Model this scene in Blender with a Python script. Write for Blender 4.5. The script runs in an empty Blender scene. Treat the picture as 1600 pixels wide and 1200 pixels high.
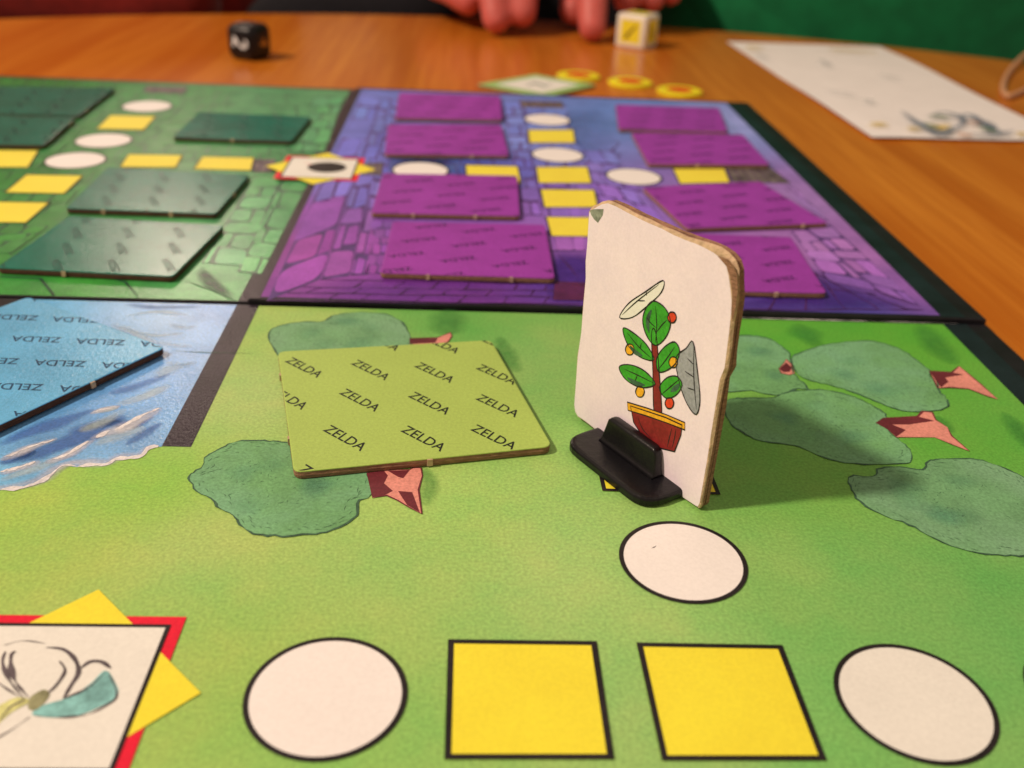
import bpy, bmesh, math, random
from mathutils import Vector, noise
random.seed(4)

# ------------------------------------------------------------------ camera, world, lamps
# Lengths below are written in "units" of 0.7 mm (a small board space is 22 units wide); K turns them into metres.
K = 0.0007
scene = bpy.context.scene
C = scene.collection
F_PX = 1495.94
PITCH, YAW, ROLL = 0.5024817, 0.0577228, 0.0510058
CAM = Vector((-9.98110, -96.69719, 103.54734))
_fw = Vector((math.sin(YAW)*math.cos(PITCH), math.cos(YAW)*math.cos(PITCH), -math.sin(PITCH)))
_r0 = Vector((math.cos(YAW), -math.sin(YAW), 0)); _u0 = _r0.cross(_fw)
_R = math.cos(ROLL)*_r0 + math.sin(ROLL)*_u0
_U = -math.sin(ROLL)*_r0 + math.cos(ROLL)*_u0
cam_data = bpy.data.cameras.new("camera"); cam = bpy.data.objects.new("camera", cam_data); C.objects.link(cam)
from mathutils import Matrix
m = Matrix.Identity(4)
for i in range(3):
    m[i][0], m[i][1], m[i][2], m[i][3] = _R[i], _U[i], -_fw[i], CAM[i]*K
cam.matrix_world = m
cam_data.sensor_fit = 'HORIZONTAL'; cam_data.lens = 4.1; cam_data.sensor_width = 1600*4.1/F_PX
cam_data.clip_start = 0.002; cam_data.clip_end = 30
cam_data.dof.use_dof = True
cam_data.dof.focus_distance = 180*K
cam_data.dof.aperture_fstop = 2.8
scene.camera = cam

world = bpy.data.worlds.new("World"); scene.world = world; world.use_nodes = True
bg = world.node_tree.nodes['Background']
bg.inputs[0].default_value = (1.0, 0.72, 0.56, 1); bg.inputs[1].default_value = 0.40

def area_lamp(name, loc, target, size, power, col, spread=None):
    l = bpy.data.lights.new(name, 'AREA'); l.shape = 'DISK'; l.size = size; l.energy = power; l.color = col
    o = bpy.data.objects.new(name, l); C.objects.link(o)
    o.location = Vector(loc)*K
    o.rotation_euler = (Vector(target)-Vector(loc)).to_track_quat('-Z', 'Y').to_euler()
    if spread: l.spread = spread
    return o
KEYDIR = Vector((-44.5, -9, 49)).normalized()
area_lamp("key_lamp", Vector((30, 60, 0)) + KEYDIR*2000, (30, 150, 0), 0.10, 18.5, (1, .77, .60))
# the lamp whose light glances off the dark green and blue tiles
area_lamp("far_lamp", Vector((-100, 150, 0)) + Vector((-.262, .872, .425)).normalized()*2600, (-50, 150, 0), 0.24, 2.0, (1, .80, .64))

vs = scene.view_settings
vs.view_transform = 'Standard'; vs.look = 'None'; vs.gamma = 1; vs.exposure = 0.0

# ------------------------------------------------------------------ helpers
def ray(px, py): return _fw*F_PX + (px-800)*_R - (py-600)*_U
def at(p, z=0.0):
    d = ray(*p); t = (z-CAM.z)/d.z
    return CAM + d*t
def on_plane(p, origin, normal):
    d = ray(*p); t = (origin-CAM).dot(normal)/d.dot(normal)
    return CAM + d*t

def s2l(c): return c/12.92 if c <= .04045 else ((c+.055)/1.055)**2.4
ILL = (1.10, .84, .72)
def alb(r, g, b):            # photographed print colour -> base colour under this room's warm light
    return tuple(min(.9, max(.004, s2l(v/255)/i)) for v, i in zip((r, g, b), ILL))

def link(o, parent=None):
    C.objects.link(o)
    if parent: o.parent = parent
    return o
def tag(o, label=None, cat=None, group=None, kind=None):
    if label: o['label'] = label
    if cat: o['category'] = cat
    if group: o['group'] = group
    if kind: o['kind'] = kind
    return o
ROOT = {}
def thing(name, loc, label, cat, group=None):
    o = bpy.data.objects.new(name, None); o.location = Vector(loc)*K; o.empty_display_size = .005
    link(o); ROOT[o.name] = Vector(loc)
    return tag(o, label, cat, group)

class MB:
    def __init__(s): s.v = []; s.f = []; s.c = []
    def add(s, vs_, fs, col=None):
        b = len(s.v); s.v += [Vector(x) for x in vs_]; s.f += [tuple(i+b for i in f) for f in fs]
        s.c += [col if col is not None else 1.0]*len(vs_) if not isinstance(col, list) else col
    def poly(s, pts): s.add(pts, [tuple(range(len(pts)))])
    def ribbon(s, pts, w, closed=False, taper=False, wob=0.0):
        n = len(pts)
        if n < 2: return
        L = []; 
        for i, p in enumerate(pts):
            a = pts[(i-1) % n] if closed or i > 0 else p
            b = pts[(i+1) % n] if closed or i < n-1 else p
            t = (b-a); 
            if t.length < 1e-6: t = Vector((1, 0, 0))
            t.normalize(); nn = Vector((-t.y, t.x, 0))
            if nn.length < 1e-6: nn = Vector((1, 0, 0))
            ww = w*.5
            if wob: ww *= 1+wob*noise.noise(p*.45+Vector((3.1, 7.7, w)))*2
            if taper: ww *= max(.12, math.sin(math.pi*min(1, max(0, i/(n-1))))**.5)
            L += [p+nn*ww, p-nn*ww]
        fs = [(2*i, 2*i+1, (2*i+3) % (2*n), (2*i+2) % (2*n)) for i in range(n if closed else n-1)]
        s.add(L, fs)
    def build(s, name, mat, parent=None, smooth=False, flip=True):
        me = bpy.data.meshes.new(name)
        org = ROOT.get(parent.name, Vector((0, 0, 0))) if parent else Vector((0, 0, 0))
        me.from_pydata([tuple((v-org)*K) for v in s.v], [], s.f)
        if any(c != 1.0 for c in s.c):
            if isinstance(next(c for c in s.c if c != 1.0), tuple):
                a = me.color_attributes.new('print', 'FLOAT_COLOR', 'POINT')
                a.data.foreach_set('color', [x for c in s.c for x in (c if isinstance(c, tuple) else (1, 1, 1, 1))])
            else:
                a = me.attributes.new('fade', 'FLOAT', 'POINT'); a.data.foreach_set('value', s.c)
        if mat: me.materials.append(mat)
        me.validate()
        bm = bmesh.new(); bm.from_mesh(me)
        bmesh.ops.recalc_face_normals(bm, faces=bm.faces)
        flat = all(abs(f.normal.z) > .999 for f in bm.faces)
        if flat:
            for f in bm.faces:
                if f.normal.z < 0: f.normal_flip()
        bm.to_mesh(me); bm.free()
        if smooth:
            for p in me.polygons: p.use_smooth = True
        o = bpy.data.objects.new(name, me)
        link(o, parent)
        if parent: ROOT[o.name] = org
        return o

def cat(pts, k=5, closed=True):
    n = len(pts); out = []
    rng = range(n) if closed else range(n-1)
    for i in rng:
        p0 = pts[(i-1) % n] if closed or i > 0 else pts[i]
        p1 = pts[i]; p2 = pts[(i+1) % n]
        p3 = pts[(i+2) % n] if closed or i < n-2 else p2
        for j in range(k):
            t = j/k
            out.append(.5*((2*p1)+(-p0+p2)*t+(2*p0-5*p1+4*p2-p3)*t*t+(-p0+3*p1-3*p2+p3)*t**3))
    if not closed: out.append(pts[-1])
    return out
def lift(pts, z): return [Vector((p.x, p.y, z)) for p in pts]

# ------------------------------------------------------------------ materials
def nm(name):
    m = bpy.data.materials.new(name); m.use_nodes = True
    return m, m.node_tree.nodes, m.node_tree.links, m.node_tree.nodes['Principled BSDF']
def noise_node(N, L, scale, detail=4, rough=.55, vec=None, stretch=None):
    n = N.new('ShaderNodeTexNoise'); n.inputs['Scale'].default_value = scale
    n.inputs['Detail'].default_value = detail; n.inputs['Roughness'].default_value = rough
    g = N.new('ShaderNodeNewGeometry'); src = g.outputs['Position']
    if stretch:
        mp = N.new('ShaderNodeMapping'); L.new(src, mp.inputs[0]); mp.inputs['Scale'].default_value = stretch[:3]
        if len(stretch) > 3: mp.inputs['Rotation'].default_value = (0, 0, stretch[3])
        src = mp.outputs[0]
    L.new(src, n.inputs['Vector']); return n
def mixc(N, L, fac, a, b, mode='MIX'):
    x = N.new('ShaderNodeMix'); x.data_type = 'RGBA'; x.blend_type = mode
    for s_, v in ((0, fac), (6, a), (7, b)):
        if hasattr(v, 'links'): L.new(v, x.inputs[s_])
        else: x.inputs[s_].default_value = v if isinstance(v, float) else (*v[:3], 1)
    return x.outputs[2]
def ramp(N, L, src, p0, p1, c0=(0, 0, 0, 1), c1=(1, 1, 1, 1)):
    r = N.new('ShaderNodeValToRGB'); r.color_ramp.elements[0].position = p0; r.color_ramp.elements[1].position = p1
    r.color_ramp.elements[0].color = c0; r.color_ramp.elements[1].color = c1
    L.new(src, r.inputs[0]); return r.outputs[0]
def bump(N, L, B, src, strength, dist):
    b = N.new('ShaderNodeBump'); b.inputs['Strength'].default_value = strength; b.inputs['Distance'].default_value = dist
    L.new(src, b.inputs['Height']); L.new(b.outputs[0], B.inputs['Normal'])

def print_mat(name, col=None, rough=.5, mottle=.18, mscale=90, grain=.14, spec=.35, bumpy=.35, tone=None, attr=False, fade=False, coat=0, wash=None, tint=(.8, .8, .8), shade=(1.2, 1, .8)):
    """Ink on coated card: mottled watercolour tone, fine print grain, a faint linen relief."""
    m, N, L, B = nm(name)
    base = col
    if attr:
        a = N.new('ShaderNodeVertexColor'); a.layer_name = 'print'; base = a.outputs[0]
    n1 = noise_node(N, L, mscale, 5, .6)
    n2 = noise_node(N, L, 2300, 2, .6)
    if attr: dark = mixc(N, L, 1.0, base, tuple(1-mottle*k for k in shade), 'MULTIPLY'); lite = mixc(N, L, 1.0, base, tuple(1+mottle*k for k in tint), 'MULTIPLY')
    else:
        dark = tuple(c*(1-mottle*1.3) for c in col); lite = tuple(min(.9, c*(1+mottle)+.01*mottle) for c in col)
    c1 = mixc(N, L, ramp(N, L, n1.outputs[0], .35, .65), dark, lite)
    if wash is not None:
        n4 = noise_node(N, L, mscale*.45, 4, .6)
        c1 = mixc(N, L, ramp(N, L, n4.outputs[0], .42, .68), c1, wash)
    g = ramp(N, L, n2.outputs[0], .3, .7, (1-grain*1.4,)*3+(1,), (1+grain,)*3+(1,))
    c2 = mixc(N, L, 1.0, c1, g, 'MULTIPLY')
    L.new(c2, B.inputs['Base Color'])
    B.inputs['Roughness'].default_value = rough
    B.inputs['Specular IOR Level'].default_value = spec
    if coat: B.inputs['Coat Weight'].default_value = coat; B.inputs['Coat Roughness'].default_value = .25
    n3 = noise_node(N, L, 2300, 3, .65, stretch=(1, .6, 1))
    if bumpy: bump(N, L, B, n3.outputs[0], bumpy, .00008)
    if fade:
        at_ = N.new('ShaderNodeAttribute'); at_.attribute_name = 'fade'
        tr = N.new('ShaderNodeBsdfTransparent'); mx = N.new('ShaderNodeMixShader')
        n5 = noise_node(N, L, 400, 4, .6)
        mm = N.new('ShaderNodeMath'); mm.operation = 'MULTIPLY'; L.new(at_.outputs['Fac'], mm.inputs[0])
        L.new(ramp(N, L, n5.outputs[0], .25, .6, (.55, .55, .55, 1)), mm.inputs[1])
        L.new(mm.outputs[0], mx.inputs[0]); L.new(tr.outputs[0], mx.inputs[1]); L.new(B.outputs[0], mx.inputs[2])
        L.new(mx.outputs[0], N['Material Output'].inputs[0])
    return m
def simple(name, col, rough=.5, spec=.5, var=.1, scale=200, bmp=0, bs=600, stretch=None, sheen=0, sss=0):
    m, N, L, B = nm(name)
    n1 = noise_node(N, L, scale, 5, .6, stretch=stretch)
    L.new(mixc(N, L, ramp(N, L, n1.outputs[0], .3, .7), tuple(c*(1-var) for c in col), tuple(min(.95, c*(1+var)) for c in col)), B.inputs['Base Color'])
    B.inputs['Roughness'].default_value = rough; B.inputs['Specular IOR Level'].default_value = spec
    if sheen: B.inputs['Sheen Weight'].default_value = sheen
    if sss: B.inputs['Subsurface Weight'].default_value = sss; B.inputs['Subsurface Radius'].default_value = (.004, .0015, .001); B.inputs['Subsurface Scale'].default_value = 1
    if bmp:
        n2 = noise_node(N, L, bs, 4, .6, stretch=stretch); bump(N, L, B, n2.outputs[0], bmp, .0006)
    return m

M = {}
M['green_print'] = print_mat('green board print', attr=True, mottle=.12, mscale=70, rough=.55, tint=(1.0, .25, .4), shade=(1.5, .1, .6))
M['blue_print'] = print_mat('water print', attr=True, mottle=.16, mscale=120, rough=.2, spec=.45, bumpy=.8)
M['purple_print'] = print_mat('purple board print', attr=True, mottle=.14, mscale=110, rough=.5)
M['dungeon_print'] = print_mat('green dungeon print', attr=True, mottle=.22, mscale=130, rough=.24, spec=.4, bumpy=.7)
M['black_ink'] = print_mat('black ink', alb(34, 24, 24), rough=.5, grain=.3, mottle=.3)
M['band_ink'] = print_mat('dark grey brown ink', alb(50, 36, 44), rough=.32, grain=.3, mottle=.25, bumpy=1.0, spec=.25)
M['teal_ink'] = print_mat('dark teal ink', alb(5, 30, 32), rough=.45, mottle=.3)
M['edge_black'] = print_mat('black board binding', alb(20, 16, 20), rough=.45, mottle=.3)
M['yellow_ink'] = print_mat('yellow ink', alb(255, 216, 52), rough=.5, mottle=.03, grain=.035, bumpy=.22)
M['far_yellow_ink'] = print_mat('deep yellow ink', alb(255, 214, 66), rough=.5, mottle=.03, grain=.035, bumpy=.22)
M['red_ink'] = print_mat('red ink', alb(240, 20, 48), rough=.5, mottle=.05, grain=.08)
M['white_ink'] = print_mat('unprinted white card', alb(252, 224, 208), rough=.5, mottle=.015, grain=.03, bumpy=.2)
M['cream_ink'] = print_mat('cream card', alb(244, 220, 200), rough=.5, mottle=.02, grain=.035, bumpy=.2)
M['crown_ink'] = print_mat('watercolour tree green', alb(116, 158, 96), rough=.52, mottle=.12, mscale=130, wash=alb(128, 168, 120))
M['crown_ink_b'] = print_mat('watercolour tree blue green', alb(118, 156, 102), rough=.52, mottle=.12, mscale=150, wash=alb(132, 164, 118))
M['trunk_ink'] = print_mat('pink trunk ink', alb(232, 138, 118), rough=.52, mottle=.1)
M['trunk_dark'] = print_mat('maroon trunk ink', alb(110, 36, 42), rough=.52, mottle=.2)
M['line_ink'] = print_mat('tree outline ink', alb(66, 94, 66), rough=.52, mottle=.3, mscale=400)
M['smudge'] = print_mat('dark green wash', alb(62, 132, 56), rough=.52, fade=True)
M['smudge_teal'] = print_mat('teal wash', alb(120, 168, 124), rough=.52, fade=True)
M['foam'] = print_mat('foam white ink', alb(235, 210, 205), rough=.4, mottle=.15, mscale=300, bumpy=.8)
M['wave_blue'] = print_mat('deep blue wash', alb(78, 112, 168), rough=.4, fade=True, bumpy=.8)
M['wave_pale'] = print_mat('pale wash', alb(214, 220, 240), rough=.4, fade=True, bumpy=.8)
M['joint_purple'] = print_mat('purple joint ink', alb(78, 28, 84), rough=.5, mottle=.3, mscale=300)
M['joint_green'] = print_mat('green joint ink', alb(36, 70, 50), rough=.42, mottle=.3, mscale=300)
M['joint_grey'] = print_mat('grey joint ink', alb(74, 92, 84), rough=.42, mottle=.3, mscale=300)
M['wash_blue'] = print_mat('blue wash', alb(100, 120, 168), rough=.5, fade=True)
M['wash_violet'] = print_mat('violet wash', alb(78, 38, 128), rough=.5, fade=True)
M['door_ink'] = print_mat('brown grey ink', alb(116, 96, 88), rough=.5, mottle=.4, mscale=350)
M['door_maroon'] = print_mat('maroon ink', alb(122, 40, 72), rough=.5, mottle=.3, mscale=350)
M['lime_tile'] = print_mat('lime tile print', alb(176, 186, 86), rough=.5, mottle=.035, mscale=60, grain=.07)
M['purple_tile'] = print_mat('purple tile print', alb(160, 54, 150), rough=.5, mottle=.07, grain=.1, bumpy=.5)
M['teal_tile'] = print_mat('teal tile print', alb(20, 112, 90), rough=.14, spec=.5, mottle=.10, grain=.1, bumpy=.7)
M['blue_tile'] = print_mat('sky blue tile print', alb(106, 170, 202), rough=.2, spec=.5, mottle=.08, grain=.08, bumpy=.9)
M['letter_ink'] = print_mat('lettering ink', alb(30, 34, 26), rough=.5)
M['letter_dim'] = print_mat('purple lettering ink', alb(52, 8, 62), rough=.5)
M['letter_teal'] = print_mat('teal lettering ink', alb(8, 52, 42), rough=.45)
M['letter_blue'] = print_mat('blue lettering ink', alb(28, 66, 92), rough=.5)
M['card_edge'] = simple('brown cardboard edge', alb(156, 106, 78), .85, .2, .35, 900, .6, 1500, stretch=(1, 1, 5))
M['card_edge_dark'] = simple('dark cardboard edge', alb(96, 60, 44), .85, .2, .35, 900, .6, 1500, stretch=(1, 1, 5))
M['card_edge_pale'] = simple('pale torn cardboard', alb(206, 160, 122), .9, .2, .25, 700, .7, 1200)
M['card_face'] = print_mat('worn white card face', alb(250, 212, 212), rough=.5, mottle=.035, mscale=160, grain=.03, bumpy=.25)
M['black_plastic'] = simple('black plastic', (.004, .004, .006), .32, .35, .2, 500, .12, 900)
M['p_green'] = print_mat('emblem green ink', alb(62, 152, 36), rough=.5, mottle=.12, mscale=500)
M['p_amber'] = print_mat('emblem amber ink', alb(248, 164, 34), rough=.5, mottle=.08)
M['p_maroon'] = print_mat('emblem brown red ink', alb(142, 34, 32), rough=.5, mottle=.12, mscale=400)
M['p_grey'] = print_mat('emblem grey ink', alb(160, 148, 146), rough=.5, mottle=.06)
M['p_tan'] = print_mat('emblem tan ink', alb(222, 172, 120), rough=.5, mottle=.06)
M['p_red'] = print_mat('emblem red ink', alb(226, 62, 32), rough=.5, mottle=.06)

# wood veneer: long fibres along y, warm orange brown
def wood():
    m, N, L, B = nm('oak veneer')
    n1 = noise_node(N, L, 60, 6, .6, stretch=(1, .045, 1, .03))
    n2 = noise_node(N, L, 420, 5, .6, stretch=(1, .03, 1, .03))
    n3 = noise_node(N, L, 7, 3, .5, stretch=(1, .3, 1))
    c = mixc(N, L, ramp(N, L, n1.outputs[0], .40, .60), alb(196, 98, 22), alb(222, 126, 38))
    c = mixc(N, L, ramp(N, L, n2.outputs[0], .42, .6, (0, 0, 0, 1), (.5, .5, .5, 1)), c, alb(184, 88, 18))
    c = mixc(N, L, ramp(N, L, n3.outputs[0], .35, .7, (0, 0, 0, 1), (.45, .45, .45, 1)), c, alb(208, 96, 20))
    L.new(c, B.inputs['Base Color'])
    B.inputs['Roughness'].default_value = .24; B.inputs['Specular IOR Level'].default_value = .42
    n4 = noise_node(N, L, 300, 4, .6, stretch=(1, .08, 1)); bump(N, L, B, n4.outputs[0], .10, .0004)
    return m
M['wood'] = wood()

# ------------------------------------------------------------------ setting: table, wall
TZ = -3.0                      # table top
TC = Vector((22, 28)); TR = 644
def ring(cx, cy, rx, ry, n, z, ph=0): return [Vector((cx+rx*math.cos(2*math.pi*i/n+ph), cy+ry*math.sin(2*math.pi*i/n+ph), z)) for i in range(n)]
def stack(rings, cap0=True, cap1=True, closed=True):
    n = len(rings[0]); v = [p for r in rings for p in r]; f = []
    for k in range(len(rings)-1):
        for i in range(n):
            j = (i+1) % n; f.append((k*n+i, k*n+j, (k+1)*n+j, (k+1)*n+i))
    if cap0: f.append(tuple(range(n))[::-1])
    if cap1: f.append(tuple((len(rings)-1)*n+i for i in range(n)))
    return v, f
table = thing('round_table', (TC.x, TC.y, -1060), 'round orange brown oak veneer table under the whole game', 'table')
b = MB(); b.add(*stack([ring(TC.x, TC.y, TR+o, TR+o, 160, z) for o, z in ((-30, TZ-34), (-3, TZ-30), (0, TZ-26), (0, TZ-5), (-1.5, TZ-1.5), (-5, TZ))]))
b.build('table_top', M['wood'], table)
b = MB(); b.add(*stack([ring(TC.x, TC.y, r, r, 40, z) for r, z in ((300, -1058), (290, -1030), (90, -1000), (60, -900), (60, -200), (200, -60), (220, -38))]))
b.build('pedestal', M['wood'], table)
b = MB(); b.poly([Vector((x, y, -1060.5)) for x, y in ((-4500, -3000), (4500, -3000), (4500, 4200), (-4500, 4200))])
tag(b.build('floor', simple('dark carpet', (.10, .07, .05), .9, .2, .3, 30)), 'dark carpeted floor below the table', kind='structure')
b = MB(); b.add([Vector((x, 4000+y, z)) for y in (0, 100) for x, z in ((-4500, -1060), (4500, -1060), (4500, 2400), (-4500, 2400))],
      [(0, 1, 2, 3), (4, 5, 6, 7), (0, 1, 5, 4), (1, 2, 6, 5), (2, 3, 7, 6), (3, 0, 4, 7)])
tag(b.build('wall', simple('cream wall paint', (.62, .50, .40), .8, .2, .05, 20)), 'plain cream wall of the room far behind the players', 'wall', kind='structure')

# ------------------------------------------------------------------ the board
ZN, ZG, ZP = 0.0, 0.45, 1.35       # printed faces: near panel, green far panel, purple far panel
board = thing('game_board', (20, 130, TZ), 'large folded out illustrated game board with green, blue and purple quarters', 'game board')
SEAM = 131.0; XR = 117.0; XB = -68.4; BW = 5.6; YF = 385.0
def slab(name, x0, x1, y0, y1, z, mat):
    b = MB(); o = .5
    rr = [[Vector((x0+d, y0+d, zz)), Vector((x1-d, y0+d, zz)), Vector((x1-d, y1-d, zz)), Vector((x0+d, y1-d, zz))] for d, zz in ((0, TZ), (0, z-.35), (.12, z-.1), (.35, z))]
    b.add(*stack(rr)); return b.build(name, mat, board)
slab('near_panel', -300, XR+12, -123, SEAM-.35, ZN-.02, M['edge_black'])
slab('far_green_panel', -300, XB+BW*.5, SEAM, YF+2.2, ZG-.02, M['edge_black'])
slab('far_purple_panel', XB+BW*.5+.02, XR+12, SEAM-.1, YF+2.2, ZP-.02, M['edge_black'])

def field(ctrl, z):
    cs = [(at(p, z), alb(*c)) for p, c in ctrl]
    def f(x, y):
        W = 0; r = [0, 0, 0]
        for q, c in cs:
            w = 1/((q.x-x)**2+(q.y-y)**2+60)**1.6
            W += w
            for i in range(3): r[i] += c[i]*w
        return (r[0]/W, r[1]/W, r[2]/W, 1.0)
    return f
def sheet(name, x0, x1, y0, y1, z, fld, mat, step=6, cut=None):
    nx = max(2, int((x1-x0)/step)); ny = max(2, int((y1-y0)/step))
    v = []; c = []
    for j in range(ny+1):
        for i in range(nx+1):
            x = x0+(x1-x0)*i/nx; y = y0+(y1-y0)*j/ny
            v.append(Vector((x, y, z))); c.append(fld(x, y))
    f = [(j*(nx+1)+i, j*(nx+1)+i+1, (j+1)*(nx+1)+i+1, (j+1)*(nx+1)+i) for j in range(ny) for i in range(nx)]
    b = MB(); b.add(v, f, c); return b.build(name, mat, board)

near_f = field([((420, 520), (170, 186, 94)), ((700, 500), (110, 163, 70)), ((380, 620), (184, 190, 108)), ((856, 562), (142, 173, 88)), ((100, 850), (182, 186, 88)),
  ((300, 850), (176, 188, 100)), ((606, 862), (172, 187, 98)), ((906, 902), (176, 191, 106)), ((1000, 990), (168, 189, 102)), ((1256, 902), (142, 177, 88)), ((1400, 950), (131, 172, 86)),
  ((1560, 930), (115, 166, 80)), ((1300, 525), (96, 160, 50)), ((1480, 690), (106, 164, 56)), ((1400, 520), (96, 162, 48)), ((500, 1190), (156, 185, 88)), ((976, 1082), (160, 185, 100)), ((1576, 1022), (119, 170, 84)),
  ((1280, 1100), (132, 179, 90)), ((230, 770), (152, 186, 70)), ((30, 800), (168, 188, 78)), ((346, 1062), (166, 184, 86)), ((666, 1122), (154, 183, 90)), ((1190, 760), (130, 171, 74)), ((650, 790), (174, 193, 96)), ((1250, 740), (124, 167, 66)), ((1200, 520), (99, 164, 50))], ZN)
sheet('grass_print', XB+BW, XR, -122, SEAM-1.2, ZN, near_f, M['green_print'])
sheet('grass_print', -299, XB+BW, -122, 68, ZN, near_f, M['green_print'])
water_f = field([((20, 500), (100, 176, 214)), ((250, 500), (140, 176, 216)), ((340, 490), (120, 158, 208)), ((200, 620), (112, 160, 208)), ((80, 690), (100, 138, 178)), ((210, 690), (124, 164, 204)),
  ((0, 750), (130, 184, 214)), ((110, 735), (140, 180, 210)), ((300, 580), (120, 160, 206)), ((30, 640), (104, 160, 208))], ZN)
shore = [at(p) for p in ((247.5, 698), (232, 701), (222, 712), (205, 716), (182, 718), (165, 727), (140, 727), (120, 730), (98, 728), (80, 742), (60, 755), (30, 764), (0, 766), (-60, 775), (-160, 790), (-300, 800))]
shore = cat(shore, 4, False)
b = MB(); cols = []
vv = []; ff = []; n = len(shore)
for i, p in enumerate(shore):
    for k in range(13):
        t = k/12; q = Vector((p.x if k < 12 or i else XB, p.y+(SEAM-1.0-p.y)*t, ZN+.03))
        # right column runs straight up the band
        if i == 0: q.x = XB
        vv.append(q); cols.append(water_f(q.x, q.y))
for i in range(n-1):
    for k in range(12): ff.append((i*13+k, (i+1)*13+k, (i+1)*13+k+1, i*13+k+1))
b.add(vv, ff, cols); b.build('water_print', M['blue_print'], board)
# water strokes
def soft_blob(b, pts, fade=1.0, k=5, core=.45, closed=True):
    pts = cat(pts, k); c = sum(pts, Vector())/len(pts); n = len(pts)
    v = [c]+[c+(p-c)*core for p in pts]+pts
    f = [(0, 1+i, 1+(i+1) % n) for i in range(n)]+[(1+i, 1+n+i, 1+n+(i+1) % n, 1+(i+1) % n) for i in range(n)]
    b.add(v, f, [float(fade)*.999]*(n+1)+[0.0]*n)
def soft_stroke(b, pts, w, fade=.9):
    pts = cat(pts, 6, False); n = len(pts); v = []; c = []
    for i, p in enumerate(pts):
        t = (pts[min(n-1, i+1)]-pts[max(0, i-1)]).normalized(); nn = Vector((-t.y, t.x, 0))
        e = math.sin(math.pi*(i+.3)/(n))**.6 if n > 1 else 1; ww = w*.5*max(.1, e)*(1+.5*noise.noise(p*.2))
        v += [p+nn*ww, p+nn*ww*.3, p-nn*ww*.3, p-nn*ww]; a = fade*max(.0, e)*.999; c += [0.0, a, a, 0.0]
    f = [(4*i+k, 4*i+k+1, 4*i+5+k, 4*i+4+k) for i in range(n-1) for k in range(3)]
    b.add(v, f, c)
def PX(lst, z=0, s=1, ox=0, oy=0, dz=0): return lift([at((ox+u*s, oy+v*s), z) for u, v in lst], z+dz)
z6 = (.35, 0, 360)
def Z6(l, dz): return PX(l, ZN, *z6, dz=dz)
b = MB()
for l, w, f in (([(40, 1040), (200, 985), (330, 935), (450, 870), (560, 830)], 7, 1), ([(0, 960), (120, 905), (260, 860), (420, 800)], 5, .8), ([(330, 905), (480, 860), (600, 870), (680, 830)], 4, .8), ([(0, 1045), (80, 1010), (160, 985)], 4, .9), ([(560, 960), (640, 910), (720, 860)], 3, .6), ([(560, 330), (700, 345), (900, 340)], 3, .5), ([(480, 730), (600, 700), (760, 640)], 4, .5)):
    b = MB(); soft_stroke(b, Z6(l, .06), w, f); b.build('deep_water_wash', M['wave_blue'], board)
b = MB()
for l, w, f in (([(420, 815), (480, 800), (530, 790)], 3, .9), ([(520, 780), (640, 745), (760, 690)], 5, .7), ([(560, 385), (700, 365), (840, 380)], 3, .5), ([(700, 500), (780, 515), (860, 520)], 3, .4), ([(560, 440), (680, 470), (820, 460)], 2.5, .5), ([(760, 420), (820, 435), (880, 430)], 2.5, .5), ([(740, 590), (800, 600), (880, 590)], 3, .4), ([(500, 420), (620, 470), (700, 520)], 4, .5), ([(690, 660), (760, 620), (850, 600)], 5, .5), ([(350, 900), (450, 860), (560, 800)], 4, .5), ([(420, 960), (520, 920), (650, 880)], 5, .5), ([(0, 1120), (120, 1075), (260, 1030)], 4, .6)):
    b = MB(); soft_stroke(b, Z6(l, .09), w, f); b.build('pale_water_wash', M['wave_pale'], board)
b = MB()
def ragged(l, w, z, amp=.5):
    p = cat(l, 7, False); q = []
    for i, a in enumerate(p): q.append(a+Vector((0, amp*(random.random()-.5), 0)))
    b.ribbon(lift(q, z), w, False, True, .9)
for l, w in (([(430, 925), (480, 900), (540, 880), (620, 835), (712, 795)], 1.6), ([(0, 1020), (60, 1000), (140, 965), (245, 935)], 1.2), ([(0, 1080), (80, 1060), (160, 1035)], 1.2), ([(215, 1030), (300, 1000), (400, 940)], 1.3), ([(415, 815), (460, 800), (525, 788)], .8)):
    ragged(Z6(l, 0), w*.6, ZN+.12)
b.ribbon(lift([p+Vector((0, .25*(random.random()), 0)) for p in shore], ZN+.12), .9, False, False, .9)
b.build('foam_print', M['foam'], board)
M['foam_soft'] = print_mat('soft foam wash', alb(226, 206, 208), rough=.4, fade=True, bumpy=.8)
for l, w in (([(400, 935), (480, 905), (560, 880), (640, 840), (722, 790)], 4.5), ([(0, 1028), (60, 1005), (140, 970), (255, 930)], 3.5), ([(0, 1088), (80, 1066), (180, 1032)], 3.5), ([(200, 1040), (300, 1005), (420, 935)], 3.5), ([(400, 822), (460, 802), (540, 785)], 2.6)):
    b = MB(); soft_stroke(b, Z6(l, .105), w, .8); b.build('soft_foam', M['foam_soft'], board)
b = MB(); soft_stroke(b, lift([p+Vector((0, .9, 0)) for p in shore[::5]], ZN+.10), 3.4, .6); b.build('soft_foam', M['foam_soft'], board)
YB = at((272, 698)).y
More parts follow.
